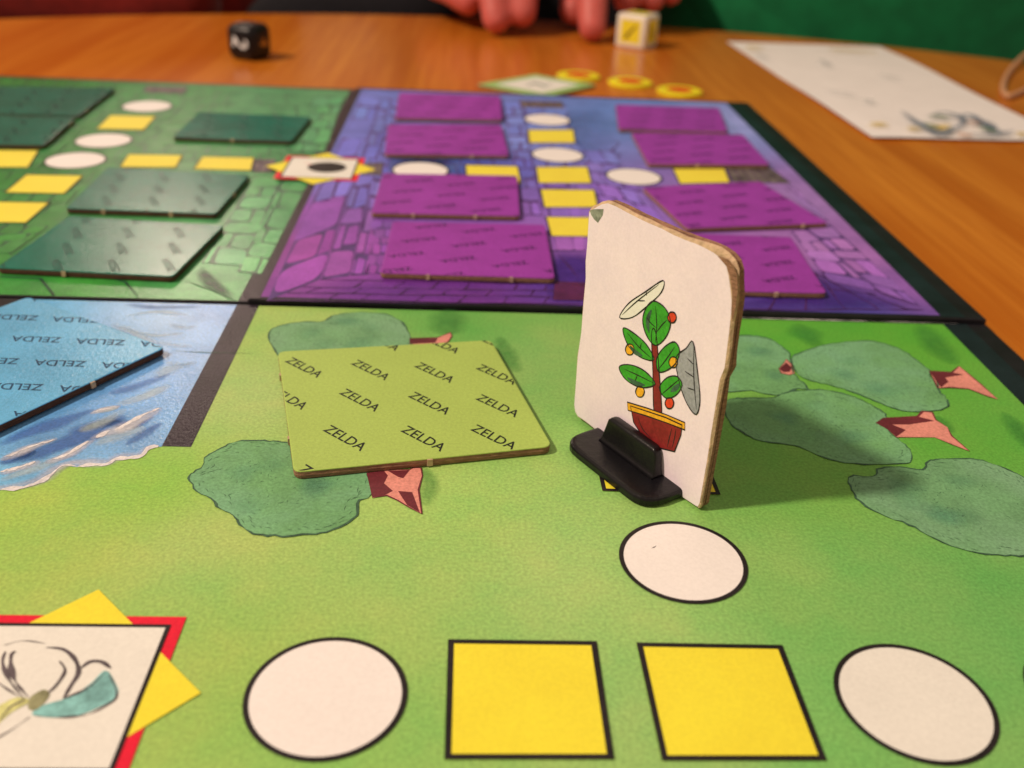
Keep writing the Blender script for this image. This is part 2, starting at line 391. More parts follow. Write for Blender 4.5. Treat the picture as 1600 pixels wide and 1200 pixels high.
# black band between quarters (near panel stops at the shore) and the border
b = MB(); b.poly([Vector((XB, YB, ZN+.06)), Vector((XB+BW, YB, ZN+.06)), Vector((XB+BW, SEAM-1, ZN+.06)), Vector((XB, SEAM-1, ZN+.06))]); b.build('dark_band', M['band_ink'], board)
b = MB(); b.ribbon([Vector((XB-9, 103.4, ZN+.1)), Vector((XB-2, 103, ZN+.1)), Vector((XB+BW+4, 103.2, ZN+.1))], .3, False, True); b.build('crease', M['line_ink'], board)
b = MB(); b.poly([Vector((x, y, ZP+.06)) for x, y in ((XB+BW*.5+.05, SEAM+.3), (XB+BW, SEAM+.3), (XB+BW, YF), (XB+BW*.5+.05, YF))]); b.build('dark_band', M['band_ink'], board)
b = MB(); b.poly([Vector((x, y, ZG+.06)) for x, y in ((XB, SEAM+.3), (XB+BW*.5-.35, SEAM+.3), (XB+BW*.5-.35, YF), (XB, YF))]); b.build('dark_band', M['band_ink'], board)
for y0, y1, z in ((-122, SEAM-.8, ZN), (SEAM+.5, YF, ZP)):
    b = MB(); b.poly([Vector((x, y, z+.05)) for x, y in ((XR-.1, y0), (XR+6.4, y0), (XR+6.4, y1), (XR-.1, y1))]); b.build('teal_border', M['teal_ink'], board)
b = MB(); b.ribbon([Vector((x, SEAM-.55+.1*noise.noise(Vector((x*.3, 0, 0))), ZN+.04)) for x in range(34, 124, 3)], .28, False, True, .9); b.build('worn_edge', M['foam'], board)

# purple quarter
pf = field([((500, 200), (116, 114, 186)), ((470, 330), (150, 72, 156)), ((470, 392), (156, 66, 142)), ((432, 458), (148, 64, 144)), ((560, 300), (130, 110, 184)), ((520, 400), (158, 72, 154)), ((700, 462), (130, 50, 140)), ((850, 215), (126, 130, 192)),
  ((950, 190), (106, 126, 182)), ((1000, 180), (102, 128, 190)), ((800, 400), (142, 78, 172)), ((890, 380), (168, 98, 176)), ((950, 330), (150, 106, 186)), ((1222, 475), (84, 58, 138)), ((1346, 480), (76, 62, 138)),
  ((1306, 398), (176, 106, 170)), ((1220, 310), (168, 116, 174)), ((1150, 190), (160, 154, 206)), ((590, 170), (116, 120, 190)), ((540, 262), (108, 110, 182)), ((880, 425), (82, 52, 144)), ((700, 262), (76, 86, 166)),
  ((600, 460), (134, 54, 146)), ((1260, 370), (172, 108, 172)), ((1400, 450), (152, 90, 162))], ZP)
sheet('purple_print', XB+BW, XR, SEAM+1.6, YF-1.5, ZP, pf, M['purple_print'])
gf = field([((60, 150), (50, 130, 60)), ((240, 150), (80, 154, 86)), ((446, 160), (98, 154, 100)), ((506, 200), (98, 160, 104)), ((260, 236), (78, 144, 76)), ((406, 332), (96, 156, 96)), ((370, 400), (102, 166, 102)),
  ((60, 380), (70, 132, 64)), ((150, 285), (62, 136, 62)), ((56, 442), (60, 140, 56)), ((300, 455), (88, 160, 86)), ((120, 445), (68, 150, 54)), ((520, 160), (96, 160, 104)), ((200, 200), (54, 134, 62))], ZG)
sheet('green_dungeon_print', -299, XB, SEAM+.6, YF-1.5, ZG, gf, M['dungeon_print'])

def round_poly(q, r, k=5):
    out = []
    n = len(q)
    for i in range(n):
        p = q[i]; a = (q[i-1]-p).normalized(); c = (q[(i+1) % n]-p).normalized()
        p0 = p+a*r; p2 = p+c*r
        for j in range(k+1):
            t = j/k; out.append(p0*(1-t)**2+p*2*t*(1-t)+p2*t*t)
    return out
def bil(q, s, t): return q[0]*(1-s)*(1-t)+q[1]*s*(1-t)+q[2]*s*t+q[3]*(1-s)*t
def bricks(b, q, rows, cols, w, jit=.08, along='u'):
    """painted masonry: wobbly courses with staggered joints inside the quad q (corners TL,TR,BR,BL)"""
    w *= 1.5
    if along == 'v': q = [q[0], q[3], q[2], q[1]]
    ts = [i/rows for i in range(rows+1)]
    ts = [t+(random.uniform(-jit, jit)/rows if 0 < i < rows else 0) for i, t in enumerate(ts)]
    sd = random.random()*50
    wob = lambda s, t: .35*jit/.08*Vector((noise.noise(Vector((s*6, t*5, sd))), noise.noise(Vector((s*6, t*5, sd+9))), 0))*1.4
    for t in ts:
        b.ribbon([bil(q, s/14, t)+wob(s/14, t) for s in range(15)], w, False, False, .7)
    for r in range(rows):
        off = random.uniform(.25, .75) if r % 2 else random.uniform(-.1, .1)
        for c in range(cols+1):
            s = (c+off+random.uniform(-.15, .15))/cols
            if .01 < s < .99:
                b.ribbon([bil(q, s+.01*noise.noise(Vector((c, k, sd))), ts[r]+(ts[r+1]-ts[r])*k/4)+wob(s, ts[r]+(ts[r+1]-ts[r])*k/4) for k in range(5)], w*.9, False, False, .6)
def stones(q, rows, cols, fld, mat, jmat, z, gap=.10, jit=.3, bulge=.12, vary=.16, name='stone_print'):
    """printed masonry: joint-coloured ground with rounded uneven stones laid over it, courses running from q[0]-q[1] down to q[3]-q[2]"""
    z += stones.n*.003; stones.n += 1
    q = lift(q, z); b = MB(); b.poly([bil(q, s_/10, 0) for s_ in range(11)]+[bil(q, 1, t_/10) for t_ in range(1, 11)]+[bil(q, 1-s_/10, 1) for s_ in range(1, 11)]+[bil(q, 0, 1-t_/10) for t_ in range(1, 10)])
    g_ = b.build('joint_print', jmat, board)
    b = MB(); ts = [0.0]
    for r in range(rows): ts.append(ts[-1]+random.uniform(1-jit, 1+jit))
    ts = [t/ts[-1] for t in ts]
    for r in range(rows):
        off = random.uniform(.3, .7) if r % 2 else random.uniform(-.1, .2); xs = [0.0]
        c = off if off > .12 else 1
        while c < cols-.15: xs.append((c+random.uniform(-jit, jit)*.5)/cols); c += 1
        xs.append(1.0)
        for k in range(len(xs)-1):
            s0, s1 = xs[k], xs[k+1]; gs_ = gap*.5/cols; gt = gap*.5*(ts[r+1]-ts[r])
            corner = [(s0+gs_, ts[r]+gt), (s1-gs_, ts[r]+gt), (s1-gs_, ts[r+1]-gt), (s0+gs_, ts[r+1]-gt)]
            P_ = [bil(q, u+random.uniform(-.12, .12)*(s1-s0)*(0 < u < 1)*.6, min(.995, max(.005, v+random.uniform(-.10, .10)*(ts[r+1]-ts[r])))) for u, v in corner]
            rr_ = min((P_[0]-P_[1]).length, (P_[1]-P_[2]).length)*.3
            o_ = round_poly([Vector((p.x, p.y, z+.0415)) for p in P_], rr_, 4)
            m_ = sum(o_, Vector())/len(o_); kf = 1+random.uniform(-vary, vary)
            c0 = fld(m_.x, m_.y); tn = (1+random.uniform(-.08, .08), 1+random.uniform(-.08, .08), 1+random.uniform(-.06, .1))
            b.add(o_, [tuple(range(len(o_)))], [tuple(min(.9, c0[i]*kf*tn[i]*1.12) for i in range(3))+(1.0,)]*len(o_))
    tag(b.build(name, mat, g_), kind='stuff')
z2 = (.35, 400, 120)
Z2 = lambda l, dz=.05: PX(l, ZP, *z2, dz=dz)
z5 = (.35, 1040, 160)
M['joint_violet'] = print_mat('violet joint ink', alb(92, 54, 112), rough=.5, mottle=.25, mscale=300)
Z5 = lambda l, dz=.05: PX(l, ZP, *z5, dz=dz)
b = MB()
soft_blob(b, Z2([(900, 130), (1300, 140), (1560, 150), (1620, 330), (1560, 420), (1400, 250), (1180, 230)]), .5)
b.build('blue_wash', M['wash_blue'], board); b = MB()
soft_blob(b, Z2([(590, 355), (900, 355), (920, 430), (600, 420)]), .9)
b.build('blue_wash', M['wash_blue'], board)
b = MB()
soft_blob(b, Z2([(1330, 785), (1500, 790), (1520, 1000), (1300, 1010)]), .95)
b.build('violet_wash', M['wash_violet'], board); b = MB()
soft_blob(b, Z2([(60, 1000), (500, 890), (1350, 930), (1500, 1020)]), .25)
b.build('violet_wash', M['wash_violet'], board); b = MB()
soft_blob(b, Z5([(620, 730), (800, 790), (1140, 925), (300, 930), (400, 880), (720, 870)]), .6)
b.build('violet_wash', M['wash_violet'], board); b = MB()
soft_blob(b, Z2([(600, 370), (760, 360), (900, 380), (760, 420)]), .6)
b.build('violet_wash', M['wash_violet'], board)
b = MB()
bricks(b, Z2([(285, 905), (1470, 930), (1465, 1015), (50, 1000)], .07), 3, 7, .35, .12)
bricks(b, Z2([(590, 352), (1110, 352), (1160, 440), (585, 430)], .06), 2, 8, .3)
bricks(b, Z5([(560, 700), (740, 800), (1150, 925), (350, 925)], .09), 2, 5, .3, .13)
b.ribbon(Z5([(630, 660), (720, 780), (860, 800), (980, 860), (1140, 915)], .1), .8, False, True, .5)
b.ribbon(Z2([(1335, 780), (1400, 850), (1440, 900)], .1), .6, False, True, .5)
b.ribbon(cat(Z2([(1590, 285), (1620, 300), (1590, 330), (1625, 350), (1600, 375)], .1), 5, False), .6, False, True, .5)
tag(b.build('masonry_lines', M['joint_purple'], board), kind='stuff')
stones.n = 0
SP = (M['purple_print'], M['joint_violet'], ZP+.045)
stones(Z2([(475, 78), (560, 95), (285, 905), (50, 1000)]), 9, 1, pf, *SP, gap=.06)
stones(Z2([(566, 95), (602, 98), (415, 890), (292, 905)]), 11, 1, pf, *SP, gap=.12)
stones(Z2([(606, 98), (650, 110), (500, 885), (420, 888)]), 12, 2, pf, *SP, gap=.16)
stones(Z2([(1100, 110), (1185, 110), (1275, 620), (1190, 620)]), 12, 1, pf, *SP, gap=.1)
stones(Z2([(1192, 130), (1385, 130), (1470, 780), (1310, 780)]), 12, 2, pf, *SP, gap=.07, vary=.08)
stones(Z2([(1400, 330), (1590, 330), (1860, 700), (1560, 600)]), 5, 3, pf, *SP, gap=.07, vary=.08)
stones(Z2([(510, 640), (620, 640), (560, 880), (495, 880)]), 6, 2, pf, *SP, gap=.14)
stones(Z5([(625, 562), (735, 545), (1130, 905), (960, 850)]), 6, 1, pf, *SP, gap=.07)
stones(Z5([(560, 575), (622, 562), (950, 845), (725, 800)]), 5, 1, pf, *SP, gap=.09)
stones(Z5([(240, 60), (300, 100), (735, 540), (600, 450)]), 9, 1, pf, *SP, gap=.1)
def door(name, q, mat, cell, nx, ny, zz):
    b = MB(); b.poly(lift(q, zz)); d = b.build(name, mat, board)
    b = MB()
    for i in range(nx+1): b.ribbon(lift([bil(q, i/nx, 0), bil(q, i/nx, 1)], zz+.03), cell)
    for i in range(ny+1): b.ribbon(lift([bil(q, 0, i/ny), bil(q, 1, i/ny)], zz+.03), cell)
    b.build('bars', M['joint_purple'], d)
door('door_print', Z2([(1172, 108), (1365, 112), (1375, 142), (1190, 138)]), M['door_ink'], .5, 5, 2, ZP+.12)
door('door_print', Z2([(1335, 915), (1490, 922), (1500, 1000), (1328, 997)]), M['door_maroon'], .35, 14, 7, ZP+.12)
door('door_print', PX([(270, 752), (470, 752), (560, 820), (295, 812)], ZP, .35, 1040, 0), M['door_ink'], .4, 6, 3, ZP+.12)
# green dungeon masonry
z1 = (.35, 0, 0)
Z1 = lambda l, dz=.05: PX(l, ZG, *z1, dz=dz)
M['joint_moss'] = print_mat('moss grey joint ink', alb(62, 92, 70), rough=.3, mottle=.25, mscale=300)
SG = (M['dungeon_print'], M['joint_moss'], ZG+.045)
stones(Z1([(1130, 790), (1260, 795), (1090, 1190), (900, 1175)]), 7, 1, gf, *SG, gap=.08, vary=.12)
stones(Z1([(1264, 795), (1400, 800), (1190, 1230), (1060, 1215)]), 6, 1, gf, *SG, gap=.08, vary=.12)
stones(Z1([(1400, 430), (1540, 430), (1450, 680), (1320, 680)]), 6, 2, gf, *SG, gap=.06, vary=.07)
stones(Z1([(-300, 1010), (220, 1010), (60, 1130), (-500, 1130)]), 3, 5, gf, *SG, gap=.08, vary=.2)
b = MB()
bricks(b, Z1([(1130, 430), (1540, 430), (1460, 690), (1310, 690)], .05), 5, 3, .4, .15)
bricks(b, Z1([(500, 400), (1120, 410), (1000, 500), (380, 490)], .05), 3, 9, .4, .15)
bricks(b, Z1([(400, 500), (800, 500), (560, 760), (60, 740)], .05), 6, 5, .4, .18)
bricks(b, Z1([(560, 640), (1300, 660), (1250, 760), (480, 750)], .06), 3, 8, .4, .15)
bricks(b, Z1([(-200, 760), (440, 770), (200, 1010), (-500, 1010)], .06), 5, 7, .4, .18)
bricks(b, Z1([(-200, 340), (600, 370), (540, 420), (-240, 390)], .06), 2, 12, .35, .15)
b.ribbon(Z1([(500, 1245), (560, 1260), (620, 1330)], .09), 1.2, False, True, .5)
b.ribbon(Z1([(20, 1000), (0, 1080), (60, 1150)], .09), 2.0, False, True, .9)
b.ribbon(PX([(0, 207), (180, 215), (240, 290)], ZG, *z6, dz=.1), .9, False, False, .4)
b.ribbon(PX([(820, 225), (930, 260), (1060, 318)], ZG, *z6, dz=.1), .9, False, True, .4)
tag(b.build('masonry_lines', M['joint_green'], board), kind='stuff')
M['wash_grey'] = print_mat('grey brown wash', alb(104, 98, 96), rough=.42, fade=True)
b = MB(); soft_blob(b, PX([(880, 165), (920, 170), (1050, 290), (1030, 318), (900, 245), (870, 200)], ZG, *z6, dz=.08), .7)
b.build('grey_wash', M['wash_grey'], board)
door('door_print', Z1([(1140, 712), (1230, 712), (1215, 770), (1130, 770)]), M['door_ink'], .4, 3, 3, ZG+.12)
door('door_print', Z1([(655, 385), (840, 388), (815, 420), (640, 412)]), M['door_ink'], .4, 4, 2, ZG+.12)
door('door_print', Z2([(480, 385), (570, 385), (560, 440), (470, 440)]), M['door_ink'], .4, 3, 3, ZP+.12)

# printed spaces
def circle_space(c, z, r=10.9, mat='white_ink'):
    b = MB(); b.poly(ring(c.x, c.y, r, r, 64, z+.16)); s = b.build('white_space', M[mat], board)
    b = MB(); b.ribbon(ring(c.x, c.y, r, r, 64, z+.19), .8, True); b.build('outline', M['black_ink'], s)
def quad_space(q, z, mat='yellow_ink', w=.9):
    q = lift(q, z+.16); b = MB(); b.poly(q); s = b.build('yellow_space', M[mat], board)
    b = MB(); c = sum(q, Vector())/4
    inner = [p+(c-p)*w/11 for p in q]; b.add(lift(q, z+.19)+lift(inner, z+.19), [(i, (i+1) % 4, 4+(i+1) % 4, 4+i) for i in range(4)]); b.build('outline', M['black_ink'], s)
def cen(px, z): return at(px, z)
circle_space(Vector((-28.1, 0, 0)), ZN); circle_space(Vector((55.75, -.3, 0)), ZN, mat='cream_ink'); circle_space(Vector((84.6, 0, 0)), ZN)
cc = at((1068, 877)); circle_space(Vector((28.0, 30.4, 0)), ZN, 10.5)
b = MB(); sc_ = at((1022, 857)); b.ribbon([sc_+Vector((-.5, -.2, .22)), sc_+Vector((0, .1, .22)), sc_+Vector((.45, .5, .22))], .22, False, True, .6); b.build('scuff', M['band_ink'], board)
quad_space([at(p) for p in ((700, 1000), (932, 1003), (960, 1188), (694, 1188))], ZN)
quad_space([at(p) for p in ((994, 1005), (1222, 1009), (1292, 1190), (1034, 1190))], ZN)
pq = [at((941, 768)), at((1126, 774))]; quad_space([pq[0]+Vector((-.3, 21.5, 0)), pq[1]+Vector((-.3, 21.5, 0)), pq[1], pq[0]], ZN, w=.8)
for px in ((855, 187.5), (871, 242.5), (657, 266.5), (990, 276.5)): circle_space(cen(px, ZP), ZP, 10.3)
for px in ((230, 166.5), (162, 220), (118, 251)): circle_space(cen(px, ZG), ZG, 10.4)
for q in (((823.5, 203), (897, 203), (900, 224), (826, 224)), ((836, 261), (919, 261), (926, 287), (840, 287)), ((843, 296), (930, 297), (935.5, 325), (849, 325)), ((851.5, 339), (944, 340), (955, 371), (860, 370)),
          ((726, 258), (810, 260), (816, 288), (728, 286)), ((1050, 264), (1133, 264), (1142, 286), (1061, 288))):
    quad_space([at(p, ZP) for p in q], ZP, 'far_yellow_ink', .6)
for q in (((490, 515), (700, 520), (645, 582), (425, 578)), ((570, 690), (820, 694), (790, 750), (530, 748)), ((900, 700), (1140, 705), (1125, 764), (860, 757)), ((-80, 670), (178, 672), (130, 750), (-140, 750)),
          ((115, 780), (377, 785), (290, 868), (15, 862)), ((-70, 900), (227, 905), (120, 998), (-190, 995))):
    quad_space([at((u*.35, v*.35), ZG) for u, v in q], ZG, 'far_yellow_ink', .6)

# special space, bottom left: yellow diamond, red square, white picture square
def special(cx, cy, z, hw, hr, hd, art):
    sq = lambda h, zz: [Vector((cx-h, cy-h, zz)), Vector((cx+h, cy-h, zz)), Vector((cx+h, cy+h, zz)), Vector((cx-h, cy+h, zz))]
    b = MB(); b.poly(sq(hr, z+.16)); s = b.build('special_space', M['red_ink'], board)
    b = MB(); b.poly([Vector((cx-hd, cy, z+.20)), Vector((cx, cy-hd, z+.20)), Vector((cx+hd, cy, z+.20)), Vector((cx, cy+hd, z+.20))]); b.build('yellow_diamond', M['yellow_ink'], s)
    b = MB(); b.poly(sq(hw, z+.24)); b.build('picture_square', M['cream_ink'], s)
    b = MB(); b.add(sq(hw+.1, z+.28)+sq(hw-.55, z+.28), [(i, (i+1) % 4, 4+(i+1) % 4, 4+i) for i in range(4)]); b.build('outline', M['black_ink'], s)
    art(s)
z9 = (.3, 0, 840)
Z9 = lambda l, dz=.3: PX(l, ZN, *z9, dz=dz)
def art_near(s):
    b = MB(); b.poly(lift(cat(Z9([(170, 930), (230, 880), (360, 840), (470, 770), (550, 700), (600, 760), (615, 830), (520, 890), (420, 930), (300, 945)]), 5), ZN+.30)); b.build('teal_patch', print_mat('pale teal ink', alb(140, 182, 170), mottle=.25, mscale=300), s)
    b = MB(); b.poly(lift(cat(Z9([(-60, 930), (20, 870), (100, 840), (160, 860), (60, 920), (-40, 1000)]), 5), ZN+.31)); b.build('yellow_patch', print_mat('pale yellow ink', alb(228, 208, 130), mottle=.2, mscale=300), s)
    b = MB(); b.poly(lift(cat(Z9([(160, 840), (230, 800), (260, 830), (200, 900), (150, 900)]), 5), ZN+.32)); b.build('olive_patch', print_mat('olive ink', alb(150, 136, 96), mottle=.3, mscale=400), s)
    b = MB()
    for l, w in (([(240, 580), (330, 590), (390, 640), (410, 710), (370, 780), (330, 850)], .55), ([(420, 690), (470, 655), (530, 655), (580, 690)], .5), ([(85, 600), (60, 620), (60, 700), (90, 770), (150, 840)], .6), ([(30, 600), (15, 660), (50, 750), (130, 850)], .4),
                 ([(20, 570), (120, 545), (240, 560)], .18), ([(180, 935), (300, 945), (450, 930), (540, 890), (610, 830), (570, 720)], .4), ([(-80, 700), (0, 770), (120, 850)], .3), ([(-60, 1080), (60, 1010), (160, 940)], .3), ([(550, 710), (460, 790), (330, 850)], .35),
                 ([(310, 650), (340, 700), (300, 770), (250, 820)], .35), ([(0, 960), (60, 890), (140, 850)], .4)):
        b.ribbon(lift(cat(Z9(l), 6, False), ZN+.34), w, False, True, .6)
    b.build('pen_strokes', print_mat('soft pen ink', alb(96, 78, 78), mottle=.3), s)
special(-66.35, .2, ZN, 13.2, 15.1, 21.0, art_near)
def art_far(s):
    b = MB(); c = at((511, 262.5), ZP); b.poly(ring(c.x, c.y, 7, 6.4, 24, ZP+.32)); b.build('dark_patch', M['black_ink'], s)
    b = MB(); c = at((487, 259), ZP); b.ribbon([c+Vector((-3, 2, 0)), c+Vector((3, 0, 0)), c+Vector((6, -2, 0))], 1.1, False, True)
    b.v = lift(b.v, ZP+.30); b.build('red_patch', M['red_ink'], s)
cf = at((501.5, 263), ZP); special(cf.x, cf.y, ZP, 12.6, 14.6, 20.0, art_far)

# printed trees
def wob_line(pts, amp=.18): return [p+Vector((noise.noise(p*.9)*amp*2, noise.noise(p*.9+Vector((5, 5, 5)))*amp*2, 0)) for p in pts]
def tree(crown, trunk, dark, sm, mat='crown_ink', sc=None, seedz=0):
    s_, ox, oy = sc
    cr = cat(PX(crown, ZN, s_, ox, oy), 4); cr = wob_line(cr, .2)
    b = MB(); b.poly(lift(cr, ZN+.10+seedz)); t = b.build('printed_tree', M[mat], board)
    b = MB(); b.ribbon(lift(wob_line(cr, .05), ZN+.13+seedz), .30, True, False, .8); b.build('crown_outline', M['line_ink'], t)
    if trunk:
        tp = PX(trunk, ZN, s_, ox, oy, dz=.10+seedz+.01)
        b = MB(); b.poly(tp); b.build('trunk', M['trunk_ink'], t)
        b = MB(); b.ribbon(lift(tp, ZN+.15+seedz), .28, True, False, .9); b.build('trunk_outline', M['trunk_dark'], t)
        for d in dark:
            b = MB(); b.poly(PX(d, ZN, s_, ox, oy, dz=.143+seedz)); b.build('trunk_shade_patch', M['trunk_dark'], t)
    if sm:
        for l, w in sm:
            b = MB(); soft_stroke(b, PX(l, ZN, s_, ox, oy, dz=.05), w*1.25, .42); b.build('grass_wash', M['smudge'], t)
    b = MB(); n_ = len(cr); cc_ = sum(cr, Vector())/n_
    for k in range(n_):          # short pen strokes that follow the edge of the crown
        if random.random() < .55:
            p_ = cr[k]; d_ = (cc_-p_).normalized(); t_ = (cr[(k+1) % n_]-cr[k-1]).normalized(); o_ = random.uniform(.5, 2.6)
            a_ = p_+d_*o_; L_ = random.uniform(.5, 1.8)
            b.ribbon(lift([a_-t_*L_*.5, a_+d_*.25, a_+t_*L_*.5+d_*.3], ZN+.14+seedz), .12, False, True)
    for k in range(70):
        a_ = Vector((random.uniform(-1, 1), random.uniform(-1, 1), 0)); q_ = cr[random.randrange(n_)]; p_ = cc_+(q_-cc_)*random.uniform(.1, .85)
        b.ribbon(lift([p_, p_+a_*.5, p_+a_*.9+Vector((a_.y, -a_.x, 0))*.3], ZN+.14+seedz), .09, False, True)
    tag(b.build('leaf_strokes', M['line_ink'], t), kind='stuff')
    # brush marks inside the crown
    b = MB(); xs = [p.x for p in cr]; ys = [p.y for p in cr]
    cx, cy = sum(xs)/len(xs), sum(ys)/len(ys)
    for k in range(7):
        a = random.random()*6.28; rx = (max(xs)-min(xs))*.22; ry = (max(ys)-min(ys))*.22
        c = Vector((cx+math.cos(a)*rx, cy+math.sin(a)*ry, ZN+.115+seedz+k*.001))
        soft_blob(b, [c+Vector((math.cos(q)*rx*random.uniform(.35, .7), math.sin(q)*ry*random.uniform(.35, .7), 0)) for q in (0, 1, 2, 3, 4, 5)], random.uniform(.12, .3), 3, .3)
    b.build('crown_wash', M['smudge_teal'], t)
sa = (.4, 260, 450); sb = (1/3, 1100, 480)
tree([(85, 745), (110, 720), (140, 700), (150, 665), (200, 635), (260, 605), (330, 597), (400, 600), (470, 605), (600, 640), (720, 680), (790, 720), (803, 770), (797, 812), (750, 835), (748, 875), (715, 915), (640, 950), (560, 965), (420, 970), (340, 960), (290, 925), (262, 890), (200, 860), (180, 830), (120, 795)],
     [(785, 725), (860, 712), (950, 712), (965, 703), (995, 705), (1000, 735), (985, 790), (998, 885), (950, 860), (900, 830), (860, 812), (805, 822)],
     [[(785, 725), (850, 716), (865, 735), (850, 765), (885, 795), (850, 812), (806, 820)], [(865, 716), (950, 714), (925, 745), (905, 740)], [(905, 795), (960, 800), (990, 880), (940, 850)]], [([(1000, 700), (1030, 760), (1010, 850)], 4)], 'crown_ink', sa)
tree([(400, 175), (440, 150), (520, 135), (610, 133), (650, 110), (740, 97), (830, 100), (890, 115), (930, 145), (952, 190), (950, 230), (850, 300), (650, 330), (480, 300), (410, 225)],
     [(950, 198), (1060, 195), (1085, 185), (1110, 175), (1115, 190), (1100, 212), (1060, 225), (952, 225)], [[(950, 198), (1060, 197), (1050, 215), (952, 220)]], [([(1110, 80), (1100, 130), (1095, 185)], 9), ([(1300, 190), (1330, 260), (1370, 330)], 5)], 'crown_ink_b', sa)
tree([(-80, 150), (20, 150), (100, 140), (170, 133), (250, 138), (320, 155), (370, 190), (400, 225), (415, 300), (450, 345), (490, 388), (440, 383), (340, 415), (220, 392), (100, 400), (-80, 400)],
     [(350, 290), (375, 262), (385, 245), (410, 270), (425, 312), (400, 320), (362, 312)], [[(352, 290), (385, 262), (412, 285), (400, 305), (370, 306)]], [([(440, 75), (480, 130), (540, 190)], 7)], 'crown_ink', sb)
tree([(415, 235), (480, 205), (560, 180), (640, 168), (770, 160), (860, 178), (940, 210), (1000, 255), (1055, 295), (1060, 330), (1090, 345), (1100, 395), (1130, 420), (1145, 450), (1130, 475), (1000, 492), (900, 480), (800, 440), (700, 400), (600, 370), (500, 345), (440, 318), (420, 280)],
     [(1055, 300), (1160, 308), (1195, 278), (1240, 315), (1300, 365), (1378, 435), (1330, 420), (1240, 385), (1150, 378), (1095, 382)], [[(1055, 300), (1160, 308), (1215, 318), (1130, 332), (1145, 352), (1110, 378), (1090, 350)]], [([(1020, 80), (1080, 170), (1170, 270)], 8), ([(1400, 490), (1460, 560), (1520, 660)], 5)], 'crown_ink', sb, .002)
tree([(92, 480), (110, 440), (180, 428), (330, 425), (380, 400), (480, 392), (560, 390), (660, 410), (740, 440), (810, 475), (858, 515), (850, 560), (880, 600), (930, 635), (970, 680), (968, 725), (900, 737), (700, 735), (560, 705), (440, 655), (280, 630), (200, 600), (130, 550)],
     [(810, 545), (840, 522), (1000, 515), (1025, 490), (1070, 495), (1085, 530), (1140, 565), (1160, 605), (1245, 678), (1160, 645), (1080, 612), (900, 612), (860, 575)], [[(812, 548), (840, 524), (1010, 517), (1080, 535), (960, 552), (880, 552), (945, 578), (900, 610), (862, 575)]], [([(1080, 510), (1110, 540), (1160, 590)], 4)], 'crown_ink', sb, .004)
tree([(675, 810), (700, 790), (790, 795), (830, 757), (920, 750), (1020, 765), (1050, 727), (1110, 713), (1250, 713), (1350, 735), (1450, 775), (1500, 800), (1560, 840), (1650, 930), (1700, 1050), (1640, 1150), (1500, 1165), (1380, 1163), (1240, 1145), (1080, 1085), (960, 1020), (820, 968), (740, 920), (700, 870)],
     None, [], None, 'crown_ink_b', sb)

# ------------------------------------------------------------------ tiles
def sub(pts, step=5):
    out = []
    for i, p in enumerate(pts):
        q = pts[(i+1) % len(pts)]; n = max(1, int((q-p).length/step))
        out += [p+(q-p)*k/n for k in range(n)]
    return out
_txt = {}
def text_tris(s, size):
    if (s,) not in _txt:
        cu = bpy.data.curves.new('t', 'FONT'); cu.body = s; cu.size = 1; cu.align_x = 'CENTER'; cu.align_y = 'CENTER'; cu.resolution_u = 3; cu.offset = .010
        o = bpy.data.objects.new('t', cu); C.objects.link(o)
        dg = bpy.context.evaluated_depsgraph_get(); me = bpy.data.meshes.new_from_object(o.evaluated_get(dg))
        _txt[(s,)] = ([v.co.copy() for v in me.vertices], [tuple(p.vertices) for p in me.polygons])
        bpy.data.objects.remove(o); bpy.data.curves.remove(cu); bpy.data.meshes.remove(me)
    v, f = _txt[(s,)]
    return [c*size for c in v], f
def lettering(parent, outline, z, centres, ang, width, mat, shear=0.0, asp=1.0):
    bm = bmesh.new(); ca, sa_ = math.cos(ang), math.sin(ang)
    v, f = text_tris('ZELDA', 1); wd = max(c.x for c in v)-min(c.x for c in v); sc = width/wd
    for c in centres:
        vs_ = []
        for p in v:
            x = p.x*sc+shear*p.y*sc; y = p.y*sc*asp
            vs_.append(bm.verts.new((c[0]+x*ca-y*sa_, c[1]+x*sa_+y*ca, z)))
        for g in f:
            try: bm.faces.new([vs_[i] for i in g])
            except ValueError: pass
    n = len(outline); cen_ = sum(outline, Vector())/n
    for i in range(n):
        a = outline[i]; b_ = outline[(i+1) % n]; e = b_-a
        if e.length < 1e-5: continue
        nn = Vector((e.y, -e.x, 0)).normalized()
        if (cen_-a).dot(nn) > 0: nn = -nn
        bmesh.ops.bisect_plane(bm, geom=bm.verts[:]+bm.edges[:]+bm.faces[:], plane_co=Vector((a.x, a.y, z))-nn*.25, plane_no=nn, clear_outer=True)
    b = MB(); bm.verts.index_update(); b.add([x.co.copy() for x in bm.verts], [tuple(x.index for x in g.verts) for g in bm.faces]); bm.free()
    if b.f: return b.build('lettering', mat, parent)
